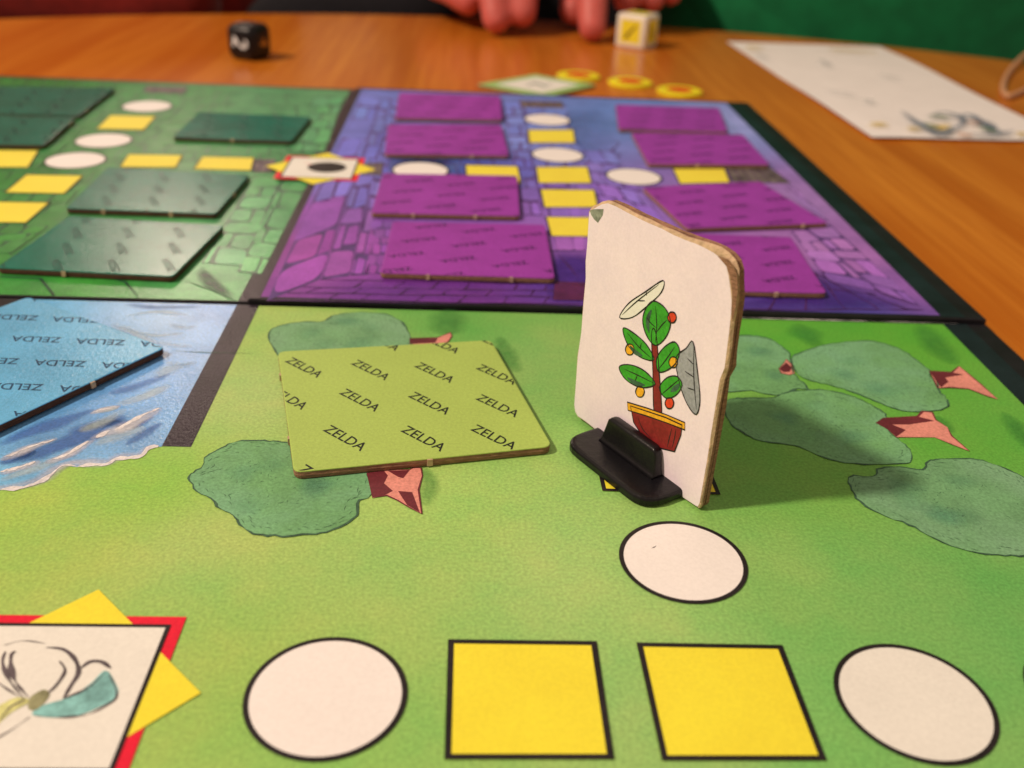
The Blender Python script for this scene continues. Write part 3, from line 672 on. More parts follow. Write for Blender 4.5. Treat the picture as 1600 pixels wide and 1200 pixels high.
def tile(px, z0, th, mat, label, group, edge_notches, letter=None, zs=(1, 0, 0), rad=2.0, name='cardboard_tile'):
    """die-cut card tile lying on z0 with thickness th; px are the four top-face corners"""
    zt = z0+th; q = [at((zs[1]+u*zs[0], zs[2]+v*zs[0]), zt) for u, v in px] if not isinstance(px[0], Vector) else lift(px, zt)
    cen_ = sum(q, Vector())/4
    t = thing(name, (cen_.x, cen_.y, z0), label, 'game tile', group)
    o = sub(round_poly(q, rad))
    def off(d, z, jit=0):
        return [Vector((p.x, p.y, 0))*(1)+(Vector((p.x, p.y, 0))-Vector((cen_.x, cen_.y, 0))).normalized()*(d+jit*noise.noise(Vector((p.x*.7, p.y*.7, z*9))))+Vector((0, 0, z)) for p in o]
    b = MB(); b.add(*stack([off(-.5, z0), off(-.05, z0+.12), off(.04, z0+th*.45, .1), off(0, z0+th*.6, .1), off(-.02, zt-.22, .08)], True, False)); b.build('card_core', M['card_edge_dark' if 'teal' in mat or 'blue' in mat else 'card_edge'], t, smooth=False)
    b = MB(); r0 = off(-.02, zt-.22, .08); r1 = off(-.06, zt-.06); r2 = off(-.35, zt); b.add(*stack([r0, r1, r2], False, True)); b.build('printed_face', M[mat], t)
    b = MB()   # nibs where the tile was pressed out of its sheet
    for e, s in edge_notches:
        a, c = q[e], q[(e+1) % 4]; p = a+(c-a)*s; d = (c-a).normalized(); nn = Vector((d.y, -d.x, 0))
        if (cen_-p).dot(nn) > 0: nn = -nn
        v = [p+d*sx*.55+nn*sy+Vector((0, 0, sz)) for sx in (-1, 1) for sy in (-.2, .32) for sz in (-th+.2, -.1)]
        b.add(v, [(0, 1, 3, 2), (4, 6, 7, 5), (0, 2, 6, 4), (1, 5, 7, 3), (0, 4, 5, 1), (2, 3, 7, 6)])
    if edge_notches: b.build('press_out_nib', M['card_edge_pale'], t)
    if letter: letter(t, [Vector((p.x, p.y, 0)) for p in round_poly(q, rad)], zt+.03, q)
    return t

GL = [(-45.61, 93.37), (-30.81, 92.91), (-16.53, 92.42), (-2.62, 92.15), (-46.8, 79.5), (-31.76, 79.33), (-17.09, 78.68), (-2.72, 78.24), (-33.09, 64.29), (-17.72, 64.68), (-3.73, 65.69), (-29.6, 107.2), (-15.6, 106.6), (-1.2, 106.4), (-35.9, 50.0), (14.6, 63.4), (-49, 65)]
tile([(434, 549), (767, 531), (863, 697), (459, 738)], ZN+.15, 1.75, 'lime_tile', 'lime green tile in sharp focus beside the standing card, lettered all over in black', None, [(2, .49), (3, .25), (3, .78)],
     lambda t, o, z, q: lettering(t, o, z, GL, math.radians(-41.5), 11.1, M['letter_ink'], -.18, 1.05))
# blue tile turned by 45 degrees
R_ = at((258, 543), 2.0); d1 = (at((0, 664), 2.0)-R_); d1.z = 0; d1.normalize(); d2 = Vector((d1.y, -d1.x, 0))
if d2.y < 0: d2 = -d2
bq = [R_+d2*48.3, R_, R_+d1*48.3, R_+d1*48.3+d2*48.3]
def blue_letters(t, o, z, q):
    cs = [(-98.35+i*9.55+j*-14.6+k*0, 92.42+i*-11.3+j*.5) for i in range(-5, 6) for j in range(-3, 6) for k in (0,)]
    lettering(t, o, z, cs, math.radians(179), 11.2, M['letter_blue'], -.2, 1.05)
tile(bq, ZN+.4, 1.7, 'blue_tile', 'sky blue tile turned cornerwise on the printed sea at the left edge', None, [(1, .41)], blue_letters, rad=1.6)
def lat(base, e1, e2, ang, mat, w=10.8):
    def f(t, o, z, q):
        c = (q[0]+q[1]+q[2]+q[3])/4
        cs = [(c.x+base[0]+i*e1[0]+j*e2[0], c.y+base[1]+i*e1[1]+j*e2[1]) for i in range(-4, 5) for j in range(-4, 5)]
        lettering(t, o, z, cs, ang, w, mat, -.15, .95)
    return f
pl = lambda: lat((random.uniform(-3, 3), random.uniform(-3, 3)), (14.6, -2.6), (-3.0, -12.2), math.radians(202), M['letter_dim'])
gp = 'purple tiles laid on the purple quarter'
P = [([(624, 144.5), (781.5, 149), (785, 186.5), (617, 184)], 'farthest left purple tile, touching the back edge of the board'),
     ([(606.5, 193.5), (783, 194), (795, 242.5), (601, 240)], 'left purple tile just behind the half hidden white space'),
     ([(598, 270.5), (808, 274), (812, 337), (580, 332)], 'purple tile half covering a white space and a yellow space, second from front'),
     ([(613.5, 346), (851.5, 351), (867, 434.5), (594, 426)], 'frontmost left purple tile, nearest to the lime tile'),
     ([(962, 163), (1123, 168), (1137, 205), (967, 201)], 'farthest right purple tile in the back corner of the board'),
     ([(986.5, 206.5), (1161, 210), (1203, 257), (1013, 255.5)], 'purple tile behind the rightmost yellow space'),
     ([(1004, 292), (1187, 283), (1294, 348), (1073, 356)], 'purple tile lying askew behind the standing card, corner over the border'),
     ([(1000, 362), (1236, 370), (1292, 457.5), (1009, 452)], 'front right purple tile half hidden by the standing card')]
NB = [[], [(2, .3)], [(2, .3), (2, .72)], [(2, .25), (2, .73)], [], [(2, .6)], [(2, .18)], [(2, .28)]]
for (q, lab), nb in zip(P, NB): tile(q, ZP+.22, 1.7, 'purple_tile', lab, gp, nb, pl(), rad=1.6)
tl = lambda: lat((random.uniform(-3, 3), random.uniform(-3, 3)), (14.2, 1.5), (2.0, -12.6), math.radians(118), M['letter_teal'], 9.8)
gt = 'dark teal tiles laid on the green stone quarter'
Tt = [([(-60, 134), (180, 137), (122, 180), (-130, 174)], 'dark teal tile at the far left back corner of the green quarter'),
      ([(-128, 177), (118, 183), (68, 226), (-190, 222)], 'dark teal tile directly in front of the farthest left one'),
      ([(311, 175), (486, 182), (455, 220), (270, 213.5)], 'small looking dark teal tile alone at the back, nearest the black band'),
      ([(168, 261), (390, 273), (337, 334), (102, 325)], 'dark teal tile just in front of two yellow spaces, second from the front'),
      ([(108, 337), (350, 352), (270, 432), (-6, 418)], 'frontmost dark teal tile with a bright glare across it')]
NT = [[(1, .8)], [(1, .2)], [(2, .5)], [(2, .3), (2, .75), (1, .5)], [(2, .62)]]
for (q, lab), nb in zip(Tt, NT): tile(q, ZG+.22, 1.7, 'teal_tile', lab, gt, nb, tl(), rad=1.6)

# tile and tokens beyond the board, on the wood
tq = [at(p, TZ+1.8) for p in ((745, 131), (836, 115.5), (932, 132), (850, 151.5))]
M['pale_green_tile'] = print_mat('pale green tile print', alb(160, 186, 104), mottle=.05)
t = tile(tq, TZ+.05, 1.7, 'pale_green_tile', 'pale green bordered picture tile lying cornerwise on the wood behind the board', None, [], None, rad=1.6)
c = sum(tq, Vector())/4; b = MB(); b.poly(lift([c+(p-c)*.70 for p in tq], TZ+1.79)); w_ = b.build('picture', M['cream_ink'], t)
b = MB(); b.ribbon([c+Vector((-6, -3, 0)), c+Vector((-1, 4, 0)), c+Vector((3, -2, 0)), c+Vector((7, 2, 0))], 1.6); b.ribbon([c+Vector((-3, 5, 0)), c+Vector((4, -6, 0))], 1.4); b.v = lift(b.v, TZ+1.83)
b.build('dark_mark', print_mat('grey green ink', alb(110, 122, 110), mottle=.2), w_)
M['token_yellow'] = print_mat('yellow token card', alb(246, 214, 30), mottle=.05); M['token_red'] = print_mat('red token ink', alb(226, 46, 16), mottle=.05)
for px, lab in (((904, 116.5), 'leftmost round yellow token with a red centre, behind the pale green tile'), ((985, 126.5), 'middle round yellow token with a red centre, in line with the white cube'), ((1062, 140), 'rightmost round yellow token with a red centre, nearest the board corner')):
    c = at(px, TZ+1.7); t = thing('round_token', (c.x, c.y, TZ), lab, 'game token', 'yellow and red tokens behind the board')
    rr = 12.2; b = MB(); b.add(*stack([ring(c.x, c.y, rr-o, rr-o, 40, TZ+z) for o, z in ((.5, .05), (0, .25), (0, 1.4), (.4, 1.7))])); b.build('disc', M['token_yellow'], t)
    b = MB(); b.poly(ring(c.x, c.y, 7, 7, 30, TZ+1.74)); b.build('red_centre', M['token_red'], t)
    b = MB(); b.ribbon(ring(c.x, c.y, 11.2, 11.2, 40, TZ+1.74), .5, True); b.build('ring_line', M['p_amber'], t)

# ------------------------------------------------------------------ dice
def cube_frame(c, ang, s):
    ex = Vector((math.cos(ang), math.sin(ang), 0)); ey = Vector((-math.sin(ang), math.cos(ang), 0)); ez = Vector((0, 0, 1))
    return c, ex, ey, ez, s/2
def round_cube(fr, r, seg=4):
    c, ex, ey, ez, h = fr
    bm = bmesh.new(); bmesh.ops.create_cube(bm, size=2*h); bmesh.ops.bevel(bm, geom=bm.edges[:]+bm.verts[:], offset=r, segments=seg, profile=.5, affect='EDGES')
    bm.verts.index_update(); b = MB(); b.add([c+ex*v.co.x+ey*v.co.y+ez*v.co.z for v in bm.verts], [tuple(v.index for v in f.verts) for f in bm.faces]); bm.free(); return b
def face_poly(fr, n_ax, pts, lift_=.05):
    c, ex, ey, ez, h = fr
    ax = {'f': (ex, ez, -ey), 'r': (ey, ez, ex), 'l': (-ey, ez, -ex), 't': (ex, ey, ez)}[n_ax]
    return [c+ax[0]*u+ax[1]*v+ax[2]*(h+lift_) for u, v in pts]
# white cube with yellow faces
base = at((1005, 79), TZ); s = 21.0
th_ = math.radians(-34)
exv = Vector((math.cos(th_), math.sin(th_), 0)); eyv = Vector((-math.sin(th_), math.cos(th_), 0))
# nearest vertical edge is the front/right one of the left-facing face
cc = base+Vector((0, 0, s/2))-exv*s/2+eyv*s/2
fr = cube_frame(cc, th_, s)
t = thing('white_die', (cc.x, cc.y, TZ), 'white cube die with yellow faces standing in front of the fingers', 'die')
round_cube(fr, 1.6, 3).build('die_body', simple('ivory plastic', alb(240, 212, 186), .35, .5, .05, 200), t, smooth=True)
yf = simple('yellow sticker', alb(238, 200, 40), .5, .3, .06, 300); mk = simple('brown ink', alb(120, 84, 20), .5, .3, .1, 300)
for ax, sg in (('f', 1), ('r', -1), ('t', 1)):
    a = h_ = 7.2; b = MB(); b.poly(face_poly(fr, ax, [(-a, -a), (a, -a), (a, a), (-a, a)])); f_ = b.build('yellow_face', yf, t)
    b = MB(); b.poly(face_poly(fr, ax, [(sg*-4.6, -5), (sg*-3.4, -5.4), (sg*1.2, -.4), (sg*4.8, 4.2), (sg*4.4, 4.9), (sg*-.4, .8)], .09)); b.poly(face_poly(fr, ax, [(sg*-3.8, -1.6), (sg*-3.0, -1.0), (sg*-.4, -4.0), (sg*-1.1, -4.6)], .1)); b.build('printed_slash', mk, f_)
# black rounded die
base = at((392, 97.0), TZ); s = 19.0; th_ = math.radians(-24)
exv = Vector((math.cos(th_), math.sin(th_), 0)); eyv = Vector((-math.sin(th_), math.cos(th_), 0))
cc = base+Vector((0, 0, s/2))-exv*s*.36+eyv*s*.5
fr = cube_frame(cc, th_, s)
t = thing('black_die', (cc.x, cc.y, TZ), 'black rounded die with a white 2 lying on its side, alone on the wood', 'die')
round_cube(fr, 4.6, 5).build('die_body', M['black_plastic'], t, smooth=True)
def glyph(fr, ax, s_, size, rot, mat, parent, name='numeral'):
    v, f = text_tris(s_, size); b = MB(); ca, sa_ = math.cos(rot), math.sin(rot)
    b.add(face_poly(fr, ax, [(p.x*ca-p.y*sa_, p.x*sa_+p.y*ca) for p in v], .06), f); b.build(name, mat, parent)
glyph(fr, 'f', '2', 13.5, math.radians(-105), simple('white numeral paint', alb(230, 215, 205), .5, .3), t)
glyph(fr, 'r', '4', 10, math.radians(-100), simple('orange numeral paint', alb(196, 120, 40), .5, .3), t)

# ------------------------------------------------------------------ standing card in its clip
BL = Vector((13.86, 76.26, 1.0)); BR = Vector((33.55, 44.62, 1.0)); D = (BR-BL).normalized(); Nn = Vector((D.y, -D.x, 0))
st = thing('standing_card', (24, 60, ZN), 'standing white playing piece card with worn corners held in a black plastic clip', 'playing piece')
def cp(px, off=0.0): return on_plane(px, BL+Nn*off, Nn)
h = lambda l, oy=280: [(840+u/4, oy+v/4) for u, v in l]
face = h([(322, 215), (335, 190), (352, 184), (372, 172), (400, 158), (440, 152), (490, 172), (545, 200), (620, 240), (700, 278), (780, 312), (850, 348), (920, 378), (990, 402), (1050, 430), (1105, 462), (1150, 498), (1180, 545), (1194, 600), (1204, 680), (1212, 760), (1208, 840), (1198, 950), (1184, 1060), (1168, 1180)])
face += h([(1138, 210), (1112, 380), (1084, 550), (1058, 720), (1032, 870), (1012, 985), (1000, 1005), (985, 998)], 540)
face += h([(880, 930), (740, 820), (560, 680), (400, 552), (290, 465), (252, 440), (236, 412), (229, 370)], 540)
face += h([(240, 230), (252, 60)], 540) + h([(272, 960), (286, 800), (300, 620), (302, 520), (312, 380)])
F0 = [cp(p) for p in face]
cx_ = sum(F0, Vector())/len(F0)
TH = 2.4
def so(v): return ((v-BL).dot(D), v.z)
def ring_off(depth, grow, jit):
    out = []
    for p in F0:
        s_, z_ = so(p); r_ = (p-cx_).normalized()
        wear = 1.0
        top = max(0, min(1, (z_-38)/8)); rt = max(0, min(1, (s_-26)/9))
        g = grow*(1+3.4*top*rt+.35*top+.2*rt)
        out.append(p-Nn*depth+r_*(g+jit*noise.noise(Vector((s_*.9, z_*.9, depth*3)))))
    return out
F0r = ring_off(0, 0, .10)
b = MB(); b.poly(F0r); face_o = b.build('card_face', M['card_face'], st)
b = MB(); b.add(*stack([F0r, ring_off(.18, .30, .35), ring_off(.5, .42, .3)], False, False)); b.build('worn_rim', M['card_edge_pale'], st)
b = MB(); b.add(*stack([ring_off(.5, .42, .3), ring_off(.95, .38, .25), ring_off(1.2, .34, .25)], False, False)); b.build('card_core', M['card_edge'], st)
b = MB(); b.add(*stack([ring_off(1.2, .34, .25), ring_off(1.45, .26, .2)], False, False)); b.build('glue_layer', M['card_edge_dark'], st)
b = MB(); b.add(*stack([ring_off(1.45, .26, .2), ring_off(TH-.2, .32, .25), ring_off(TH, .1, .1)], False, True)); b.build('card_back', M['card_edge'], st)
b = MB(); b.poly([cp(p, .05) for p in h([(326, 196), (345, 188), (412, 186), (406, 225), (376, 272), (352, 250), (336, 225)])]); b.build('worn_patch', print_mat('grey scuff', alb(150, 142, 118), mottle=.25, mscale=900), face_o)
# torn brown flap at the right shoulder
b = MB(); fl = h([(1125, 480), (1190, 500), (1225, 540), (1248, 600), (1250, 700), (1238, 800), (1214, 900), (1210, 820), (1216, 720), (1205, 620), (1180, 545)])
b.poly([cp(p, .06+.12*(i % 3)) for i, p in enumerate(fl)]); b.build('torn_corner', M['card_edge'], face_o)
# a plain plant emblem in the card's print colours stands in for the printed figure
emb = MB()
def em(pts, off, k=4, closed=True): return [cp(p, off) for p in [(v.x, v.y) for v in cat([Vector((x, y, 0)) for x, y in pts], k)]]
def ipoly(name, pts, mat, off, k=4, line=.16):
    o_ = em(pts, off, k); b = MB(); b.poly(o_); e = b.build(name, M[mat], face_o)
    b2 = MB(); n = len(o_); c_ = sum(o_, Vector())/n
    L = []
    for i, p in enumerate(o_):
        t_ = (o_[(i+1) % n]-o_[i-1]).normalized(); nn = t_.cross(Nn).normalized(); w2 = line*(1+.5*noise.noise(p*2))
        L += [p+nn*w2+Nn*.02, p-nn*w2*.6+Nn*.02]
    b2.add(L, [(2*i, 2*i+1, (2*i+3) % (2*n), (2*i+2) % (2*n)) for i in range(n)]); b2.build('emblem_outline', M['black_ink'], face_o)
    return e
ipoly('emblem_leaf', [(968, 496), (982, 474), (1008, 456), (1036, 438), (1034, 456), (1012, 478), (988, 496)], 'cream_ink', .04)
ipoly('emblem_leaf', [(1056, 560), (1072, 544), (1083, 534), (1090, 580), (1094, 625), (1088, 648), (1074, 632), (1062, 600)], 'p_grey', .042)
ipoly('emblem_stem', [(1018, 520), (1025, 520), (1030, 580), (1034, 650), (1022, 645), (1020, 580)], 'p_maroon', .045)
ipoly('emblem_leaf', [(1022, 470), (1040, 482), (1048, 505), (1040, 528), (1024, 540), (1010, 524), (1004, 500), (1010, 480)], 'p_green', .05)
ipoly('emblem_leaf', [(974, 512), (990, 520), (1010, 538), (1022, 562), (1004, 560), (986, 546), (976, 528)], 'p_green', .052)
ipoly('emblem_leaf', [(1026, 560), (1038, 542), (1054, 534), (1062, 548), (1056, 568), (1040, 580), (1028, 580)], 'p_green', .054)
ipoly('emblem_leaf', [(968, 572), (986, 570), (1008, 580), (1024, 600), (1004, 606), (984, 598), (972, 586)], 'p_green', .056)
ipoly('emblem_leaf', [(1030, 606), (1042, 590), (1058, 588), (1066, 602), (1056, 618), (1040, 622)], 'p_green', .058)
def vein(pts, w=.12, mat='black_ink', off=.08):
    b_ = MB(); p_ = em(pts, off, 5, False) if False else [cp(q, off) for q in [(v.x, v.y) for v in cat([Vector((x, y, 0)) for x, y in pts], 5, False)]]
    n_ = len(p_); L = []
    for i, p in enumerate(p_):
        t_ = (p_[min(n_-1, i+1)]-p_[max(0, i-1)]).normalized(); nn = t_.cross(Nn).normalized(); w2 = w*max(.15, math.sin(math.pi*(i+.5)/n_))
        L += [p+nn*w2, p-nn*w2]
    b_.add(L, [(2*i, 2*i+1, 2*i+3, 2*i+2) for i in range(n_-1)]); b_.build('pen_line', M[mat], face_o)
for l_ in ([(1024, 536), (1026, 508), (1024, 478)], [(1025, 520), (1034, 508), (1042, 500)], [(1025, 512), (1016, 504), (1010, 494)], [(1018, 560), (998, 542), (980, 520)], [(1000, 545), (1002, 536)], [(1028, 578), (1042, 560), (1054, 542)], [(1020, 598), (996, 586), (974, 576)], [(996, 586), (992, 596)],
           [(1034, 616), (1048, 604), (1062, 592)], [(1084, 540), (1084, 590), (1088, 640)], [(1084, 570), (1074, 560)], [(1085, 590), (1070, 580)], [(1086, 610), (1074, 606)], [(972, 492), (996, 470), (1030, 444)], [(996, 470), (1008, 470)], [(1010, 456), (1010, 462)],
           [(996, 650), (1004, 670), (1018, 686)], [(1050, 668), (1046, 684), (1042, 700)], [(1056, 670), (1054, 684), (1050, 700)]): vein(l_)
for l_ in ([(1014, 520), (1012, 500), (1018, 484)], [(984, 540), (992, 550), (1004, 556)], [(980, 590), (992, 598), (1008, 602)], [(1048, 612), (1056, 606), (1062, 600)]): vein(l_, .5, 'line_ink', .075)
for x, y, c_ in ((1050, 496, 'p_red'), (984, 546, 'p_amber'), (1052, 566, 'p_amber'), (1000, 612, 'p_amber'), (1046, 630, 'p_red')):
    ipoly('emblem_berry', [(x+7*math.cos(a), y+9*math.sin(a)) for a in (0, 1.05, 2.1, 3.14, 4.2, 5.25)], c_, .062)
ipoly('emblem_pot', [(985, 634), (1010, 642), (1040, 652), (1066, 664), (1064, 680), (1054, 706), (1030, 700), (1004, 682), (990, 660)], 'p_maroon', .07, 1)
ipoly('emblem_pot_rim', [(980, 628), (1010, 637), (1042, 648), (1070, 660), (1070, 672), (1042, 661), (1010, 650), (981, 641)], 'p_amber', .075, 1)
# clip stand
def cpos(s_, t_, z): return BL*1.0+D*s_+Nn*t_+Vector((0, 0, z-1.0))
def rr_out(s0, s1, t0, t1, r, z, k=6):
    q = [cpos(s0, t0, z), cpos(s1, t0, z), cpos(s1, t1, z), cpos(s0, t1, z)]
    return round_poly(q, r, k)
S0, S1, T0, T1 = 6.9, 32.8, -TH-4.2, 9.1
b = MB(); b.add(*stack([rr_out(S0+o, S1-o, T0+o, T1-o, 5.2-o, ZN+z) for o, z in ((.3, .2), (0, .45), (0, 1.5), (.15, 1.85), (.5, 2.05), (1.0, 2.12))])); b.build('clip_base', M['black_plastic'], st, smooth=False)
for nm_, ta, tb, sg in (('clip_jaw', .25, 2.0, 1), ('clip_jaw', -TH-.25, -TH-2.0, -1)):
    rings = []
    for z, e, tt in ((2.0, -.1, 3.0), (2.6, .1, 2.4), (3.4, .3, 2.2), (6.2, .8, 1.8), (7.2, 1.1, 1.8), (7.65, 1.5, 1.6), (7.85, 2.1, 1.2)):
        s0, s1 = 11.2+e, 27.4-e
        t1 = ta+sg*tt; q = [cpos(s0, ta, z), cpos(s1, ta, z), cpos(s1, t1, z), cpos(s0, t1, z)]
        rings.append(round_poly(q, .45, 3))
    b = MB(); b.add(*stack(rings)); b.build(nm_, M['black_plastic'], st, smooth=True)

# ------------------------------------------------------------------ paper sheet on the right
pq_ = [at(p, TZ+.3) for p in ((1135, 65), (1375, 73), (1640, 188), (1640, 221), (1450, 214), (1362, 217))]
sheet_t = thing('paper_sheet', (pq_[5].x, pq_[5].y, TZ), 'white printed sheet of paper lying on the wood at the upper right', 'paper')
# grid so that the sheet can lift slightly at its edges
g = MB(); A_, B_, C_, D_ = pq_[0], pq_[1], at((1652, 190), TZ+.3), at((1362, 217), TZ+.3)
D2 = at((1680, 224), TZ+.3)
nx, ny = 16, 24; v = []
for j in range(ny+1):
    for i in range(nx+1):
        s_, t_ = i/nx, j/ny; p = bil([A_, B_, D2, D_], s_, t_)
        v.append(Vector((p.x, p.y, TZ+.35+1.6*max(0, noise.noise(Vector((s_*1.5, t_*2, 2))))+.8*(t_**6))))
g.add(v, [(j*(nx+1)+i, j*(nx+1)+i+1, (j+1)*(nx+1)+i+1, (j+1)*(nx+1)+i) for j in range(ny) for i in range(nx)])
o = g.build('sheet', print_mat('white paper', alb(255, 228, 218), rough=.6, mottle=.04, grain=.05, bumpy=.2), sheet_t, smooth=True)
pz = TZ+2.6
def pst(name, strokes, col, fade=.85):
    m_ = print_mat(name.replace('_', ' '), alb(*col), fade=True, bumpy=0)
    for l, w in strokes:
        b = MB(); soft_stroke(b, [at((1040+u*.35, v*.35), pz) for u, v in l], w, fade); b.build(name, m_, sheet_t)
pst('blue_grey_stroke', [([(1050, 490), (1120, 540), (1220, 595), (1290, 580)], 7), ([(1160, 520), (1250, 500), (1330, 530), (1290, 580)], 6), ([(1310, 520), (1360, 510), (1440, 560), (1545, 605)], 7), ([(1180, 570), (1240, 590), (1300, 560)], 6), ([(1330, 590), (1450, 600), (1560, 580)], 5), ([(1380, 520), (1460, 560), (1420, 580)], 6)], (92, 106, 124), .9)
pst('green_stroke', [([(1180, 520), (1220, 512), (1260, 530)], 8), ([(1400, 560), (1440, 575), (1480, 590)], 8), ([(1150, 540), (1190, 560), (1230, 570)], 6)], (96, 124, 70), .8)
pst('yellow_spot', [([(1170, 555), (1220, 565), (1270, 555)], 12), ([(905, 552), (960, 552), (990, 550)], 8), ([(1085, 575), (1110, 572), (1135, 570)], 8), ([(350, 212), (400, 208), (440, 215)], 8), ([(720, 215), (800, 222), (950, 230)], 8), ([(1560, 590), (1590, 595), (1620, 600)], 8)], (226, 176, 60), .9)
pst('orange_spot', [([(1350, 545), (1385, 545), (1410, 550)], 10), ([(1300, 590), (1340, 600), (1370, 600)], 8)], (224, 140, 90), .8)
pst('grey_mark', [([(680, 262), (710, 275), (740, 290)], 6), ([(885, 440), (910, 448), (930, 455)], 7), ([(400, 235), (430, 250), (470, 260)], 5), ([(940, 330), (1000, 340), (1060, 350)], 5), ([(700, 400), (780, 410), (860, 425)], 4)], (168, 160, 156), .6)

# cord at the right edge
def tube(b, pts, radii, n=10, caps=True):
    m_ = len(pts); rings = []; up = Vector((0, 0, 1))
    pn = None
    for i, p in enumerate(pts):
        t_ = (pts[min(m_-1, i+1)]-pts[max(0, i-1)]).normalized()
        if pn is None: pn = (up if abs(t_.z) < .9 else Vector((1, 0, 0))).cross(t_).normalized()
        pn = (pn-t_*pn.dot(t_)).normalized(); q_ = t_.cross(pn)
        rings.append([p+(pn*math.cos(2*math.pi*k/n)+q_*math.sin(2*math.pi*k/n))*radii[i] for k in range(n)])
    b.add(*stack(rings))
cord = thing('cord', (360, 520, TZ), 'thin tan cord loop lying at the far right edge of the table', 'cord')
cpts = [at((x, y), TZ+z) for x, y, z in ((1640, 60, 14), (1612, 78, 8), (1590, 96, 4), (1573, 118, 2), (1567, 138, 2), (1574, 150, 2), (1590, 146, 2), (1612, 136, 2), (1640, 128, 3))]
cpts = cat(cpts, 6, False); b = MB(); tube(b, cpts, [1.5]*len(cpts), 10); b.build('cord_strand', simple('tan cord', alb(206, 142, 100), .7, .3, .15, 900), cord, smooth=True)

# ------------------------------------------------------------------ people around the far side
def cloth_body(name, cx, cy, hw, hd, zb, zt, parent, mat, seed, lean=0.0):
    """seated torso with folds, chest facing the board, tapering to the shoulders"""
    v = []; n = 96; rings = []
    H = 46
    for k in range(H):
        t = k/(H-1); z = zb+(zt-zb)*t
        w = hw*(.86+.14*math.sin(t*math.pi*.75+.2)); d = hd*(.92+.12*math.sin(t*2.6))
        if t > .86: e = (t-.86)/.14; w *= 1-.68*e**2; d *= 1-.45*e**2
        r = []
        for i in range(n):
            a = 2*math.pi*i/n; c_, s_ = math.cos(a), math.sin(a)
            x = w*math.copysign(abs(c_)**.8, c_); y = d*math.copysign(abs(s_)**.8, s_)
            f_ = 9*noise.noise(Vector((c_*3+seed, s_*3, t*4)))+7*abs(noise.noise(Vector((c_*5+t*3, s_*5+seed, t*7))))+3*noise.noise(Vector((c_*14, s_*14+seed, t*20)))
            r.append(Vector((cx+x+c_*f_, cy+y+s_*f_-lean*t, z)))
        rings.append(r)
    b = MB(); b.add(*stack(rings)); return b.build(name, mat, parent, smooth=True)
M['skin'] = simple('warm skin', alb(204, 88, 76), .5, .4, .10, 120, .15, 700, sss=.15)
def fuse(name, b, parent, mat, vox, smooth_it=6):
    o = b.build(name, mat, parent)
    r = o.modifiers.new('r', 'REMESH'); r.mode = 'VOXEL'; r.voxel_size = vox*K
    s_ = o.modifiers.new('s', 'SMOOTH'); s_.iterations = smooth_it; s_.factor = .5
    dg = bpy.context.evaluated_depsgraph_get(); me = bpy.data.meshes.new_from_object(o.evaluated_get(dg))
    o.modifiers.clear(); o.data = me
    for p in me.polygons: p.use_smooth = True
    return o
def chain(b, pts, radii, k=5, n=14):
    P_ = cat([Vector(p) for p in pts], k, False); R2 = []
    for i in range(len(P_)):
        t = i/k; a = min(int(t), len(radii)-1); c_ = min(a+1, len(radii)-1); R2.append(radii[a]+(radii[c_]-radii[a])*(t-a))
    # rounded ends
    d = (P_[-1]-P_[-2]).normalized(); r = R2[-1]
    for f_ in (.35, .65, .85, .97): P_.append(Vector(pts[-1])+d*r*f_); R2.append(r*math.sqrt(max(.02, 1-f_*f_)))
    tube(b, P_, R2, n)
def hand(b, wrist, palm_c, tips, mids, knuck, thumb, sgn):
    W_ = Vector(wrist)
    for kx in knuck: chain(b, [W_, (W_+Vector(kx))*.5+Vector((0, 0, 3)), kx], [19, 17, 13], 4)
    rad = [(12.8, 11.8, 9.8), (13, 12, 10), (12.4, 11.4, 9.4), (11, 10, 8.4)]
    for kx, mx, tx, r in zip(knuck, mids, tips, rad): chain(b, [kx, mx, tx], r, 5)
    chain(b, thumb, [17, 15, 12.5, 11], 5)
P2 = thing('person', (0, 860, -600), 'person in black behind the board with both hands resting on the table edge', 'person')
b = MB(); z0 = TZ+10
# hand on the left: thumb tip, then two fingertips reach the table
hand(b, (-20, 740, 34), None,
     [(6, 584, z0+1), (24, 590, z0+5), (50, 640, z0+22), (60, 656, z0+24)],
     [(2, 604, 34), (24, 612, 38), (50, 640, 40), (60, 652, 38)],
     [(-4, 640, 46), (22, 646, 50), (44, 664, 46), (56, 676, 40)],
     [(-30, 700, 30), (-38, 655, 26), (-24, 626, 22), (-13, 612, z0+9)], 1)
hand(b, (120, 745, 34), None,
     [(70, 574, z0), (97, 612, z0+14), (116, 618, z0+14), (132, 634, z0+16)],
     [(71, 600, 36), (96, 618, 38), (114, 628, 36), (130, 642, 32)],
     [(76, 642, 48), (98, 646, 50), (116, 656, 46), (130, 668, 40)],
     [(84, 700, 26), (74, 665, 20), (66, 640, 14), (62, 622, z0+4)], -1)
chain(b, [(-40, 960, 20), (-50, 850, 24), (-20, 742, 32)], [52, 44, 27], 6, 18)
chain(b, [(230, 960, 20), (170, 850, 24), (120, 746, 32)], [52, 44, 27], 6, 18)
chain(b, [(-40, 960, 20), (-10, 1010, 200), (20, 1020, 420), (80, 1020, 470), (140, 1020, 470), (200, 1020, 420), (250, 1010, 200), (230, 960, 20)], [52, 60, 70, 90, 90, 70, 60, 52], 6, 18)
fuse('body', b, P2, M['skin'], 3.0)
M['black_cloth'] = simple('black knit', (.006, .006, .009), .9, .2, .3, 300, .4, 900, sheen=.1)
b = MB()
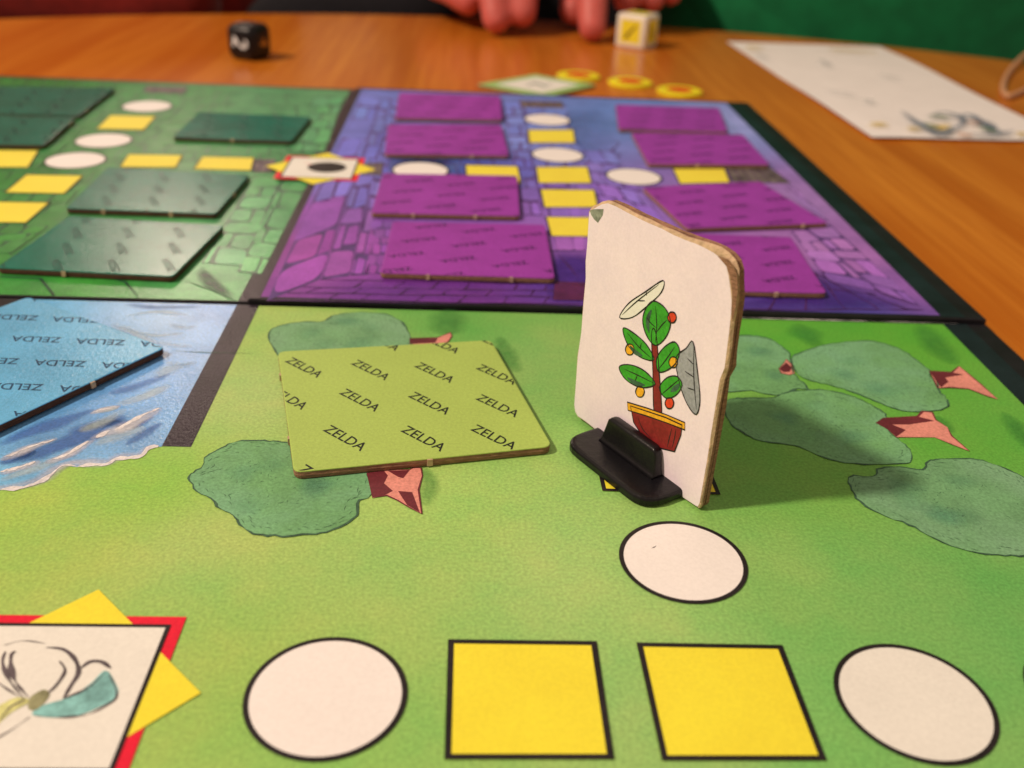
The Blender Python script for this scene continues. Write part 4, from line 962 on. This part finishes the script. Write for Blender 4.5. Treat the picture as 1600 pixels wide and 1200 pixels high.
for s_, pts in ((0, [(-10, 1010, 200), (-30, 985, 60), (-48, 900, 34), (-46, 832, 30), (-28, 770, 32)]), (1, [(250, 1010, 200), (240, 985, 60), (205, 900, 34), (160, 832, 30), (132, 775, 34)])):
    chain(b, pts, [72, 66, 58, 50, 38], 8, 28)
for v_ in b.v: v_ += Vector((noise.noise(v_*.03), noise.noise(v_*.03+Vector((9, 0, 0))), noise.noise(v_*.03+Vector((0, 9, 0)))))*6
b.build('sleeves', M['black_cloth'], P2, smooth=True)
cloth_body('sweater', 170, 1020, 190, 110, -300, 520, P2, M['black_cloth'], 3.0)
# black sleeve lying along the edge, left of the hands
b = MB(); chain(b, [(-190, 770, -60), (-150, 728, -22), (-95, 722, -16), (-45, 726, -8), (-20, 760, 20)], [40, 30, 27, 26, 30], 8, 24); b.build('cuff', M['black_cloth'], P2, smooth=True)
P1 = thing('person', (-430, 800, -600), 'person in a dark maroon top seated at the upper left behind the table', 'person')
cloth_body('maroon_top', -432, 800, 270, 112, -420, 215, P1, simple('maroon knit', alb(120, 22, 14), .9, .15, .25, 150, .4, 900, sheen=.2), 11.0)
b = MB(); chain(b, [(-640, 860, 130), (-560, 690, 10), (-400, 690, -2), (-240, 706, -6)], [70, 52, 44, 34], 8, 24)
for v_ in b.v: v_ += Vector((0, noise.noise(v_*.03), noise.noise(v_*.03+Vector((0, 9, 0)))))*5
b.build('sleeve', P1.children[0].data.materials[0], P1, smooth=True)
P3 = thing('person', (420, 760, -600), 'person in a plain green shirt seated at the upper right behind the table', 'person')
M['green_cloth'] = simple('green cotton', alb(0, 98, 52), .85, .2, .22, 60, .3, 1200, sheen=.1)
cloth_body('green_shirt', 455, 770, 320, 118, -420, 520, P3, M['green_cloth'], 21.0)
b = MB(); chain(b, [(120, 850, 260), (160, 790, 120), (190, 740, 30), (250, 712, -20), (330, 690, -40)], [60, 58, 52, 46, 40], 8, 28)
for v_ in b.v: v_ += Vector((0, noise.noise(v_*.03), noise.noise(v_*.03+Vector((0, 9, 0)))))*6
b.build('sleeve', M['green_cloth'], P3, smooth=True)
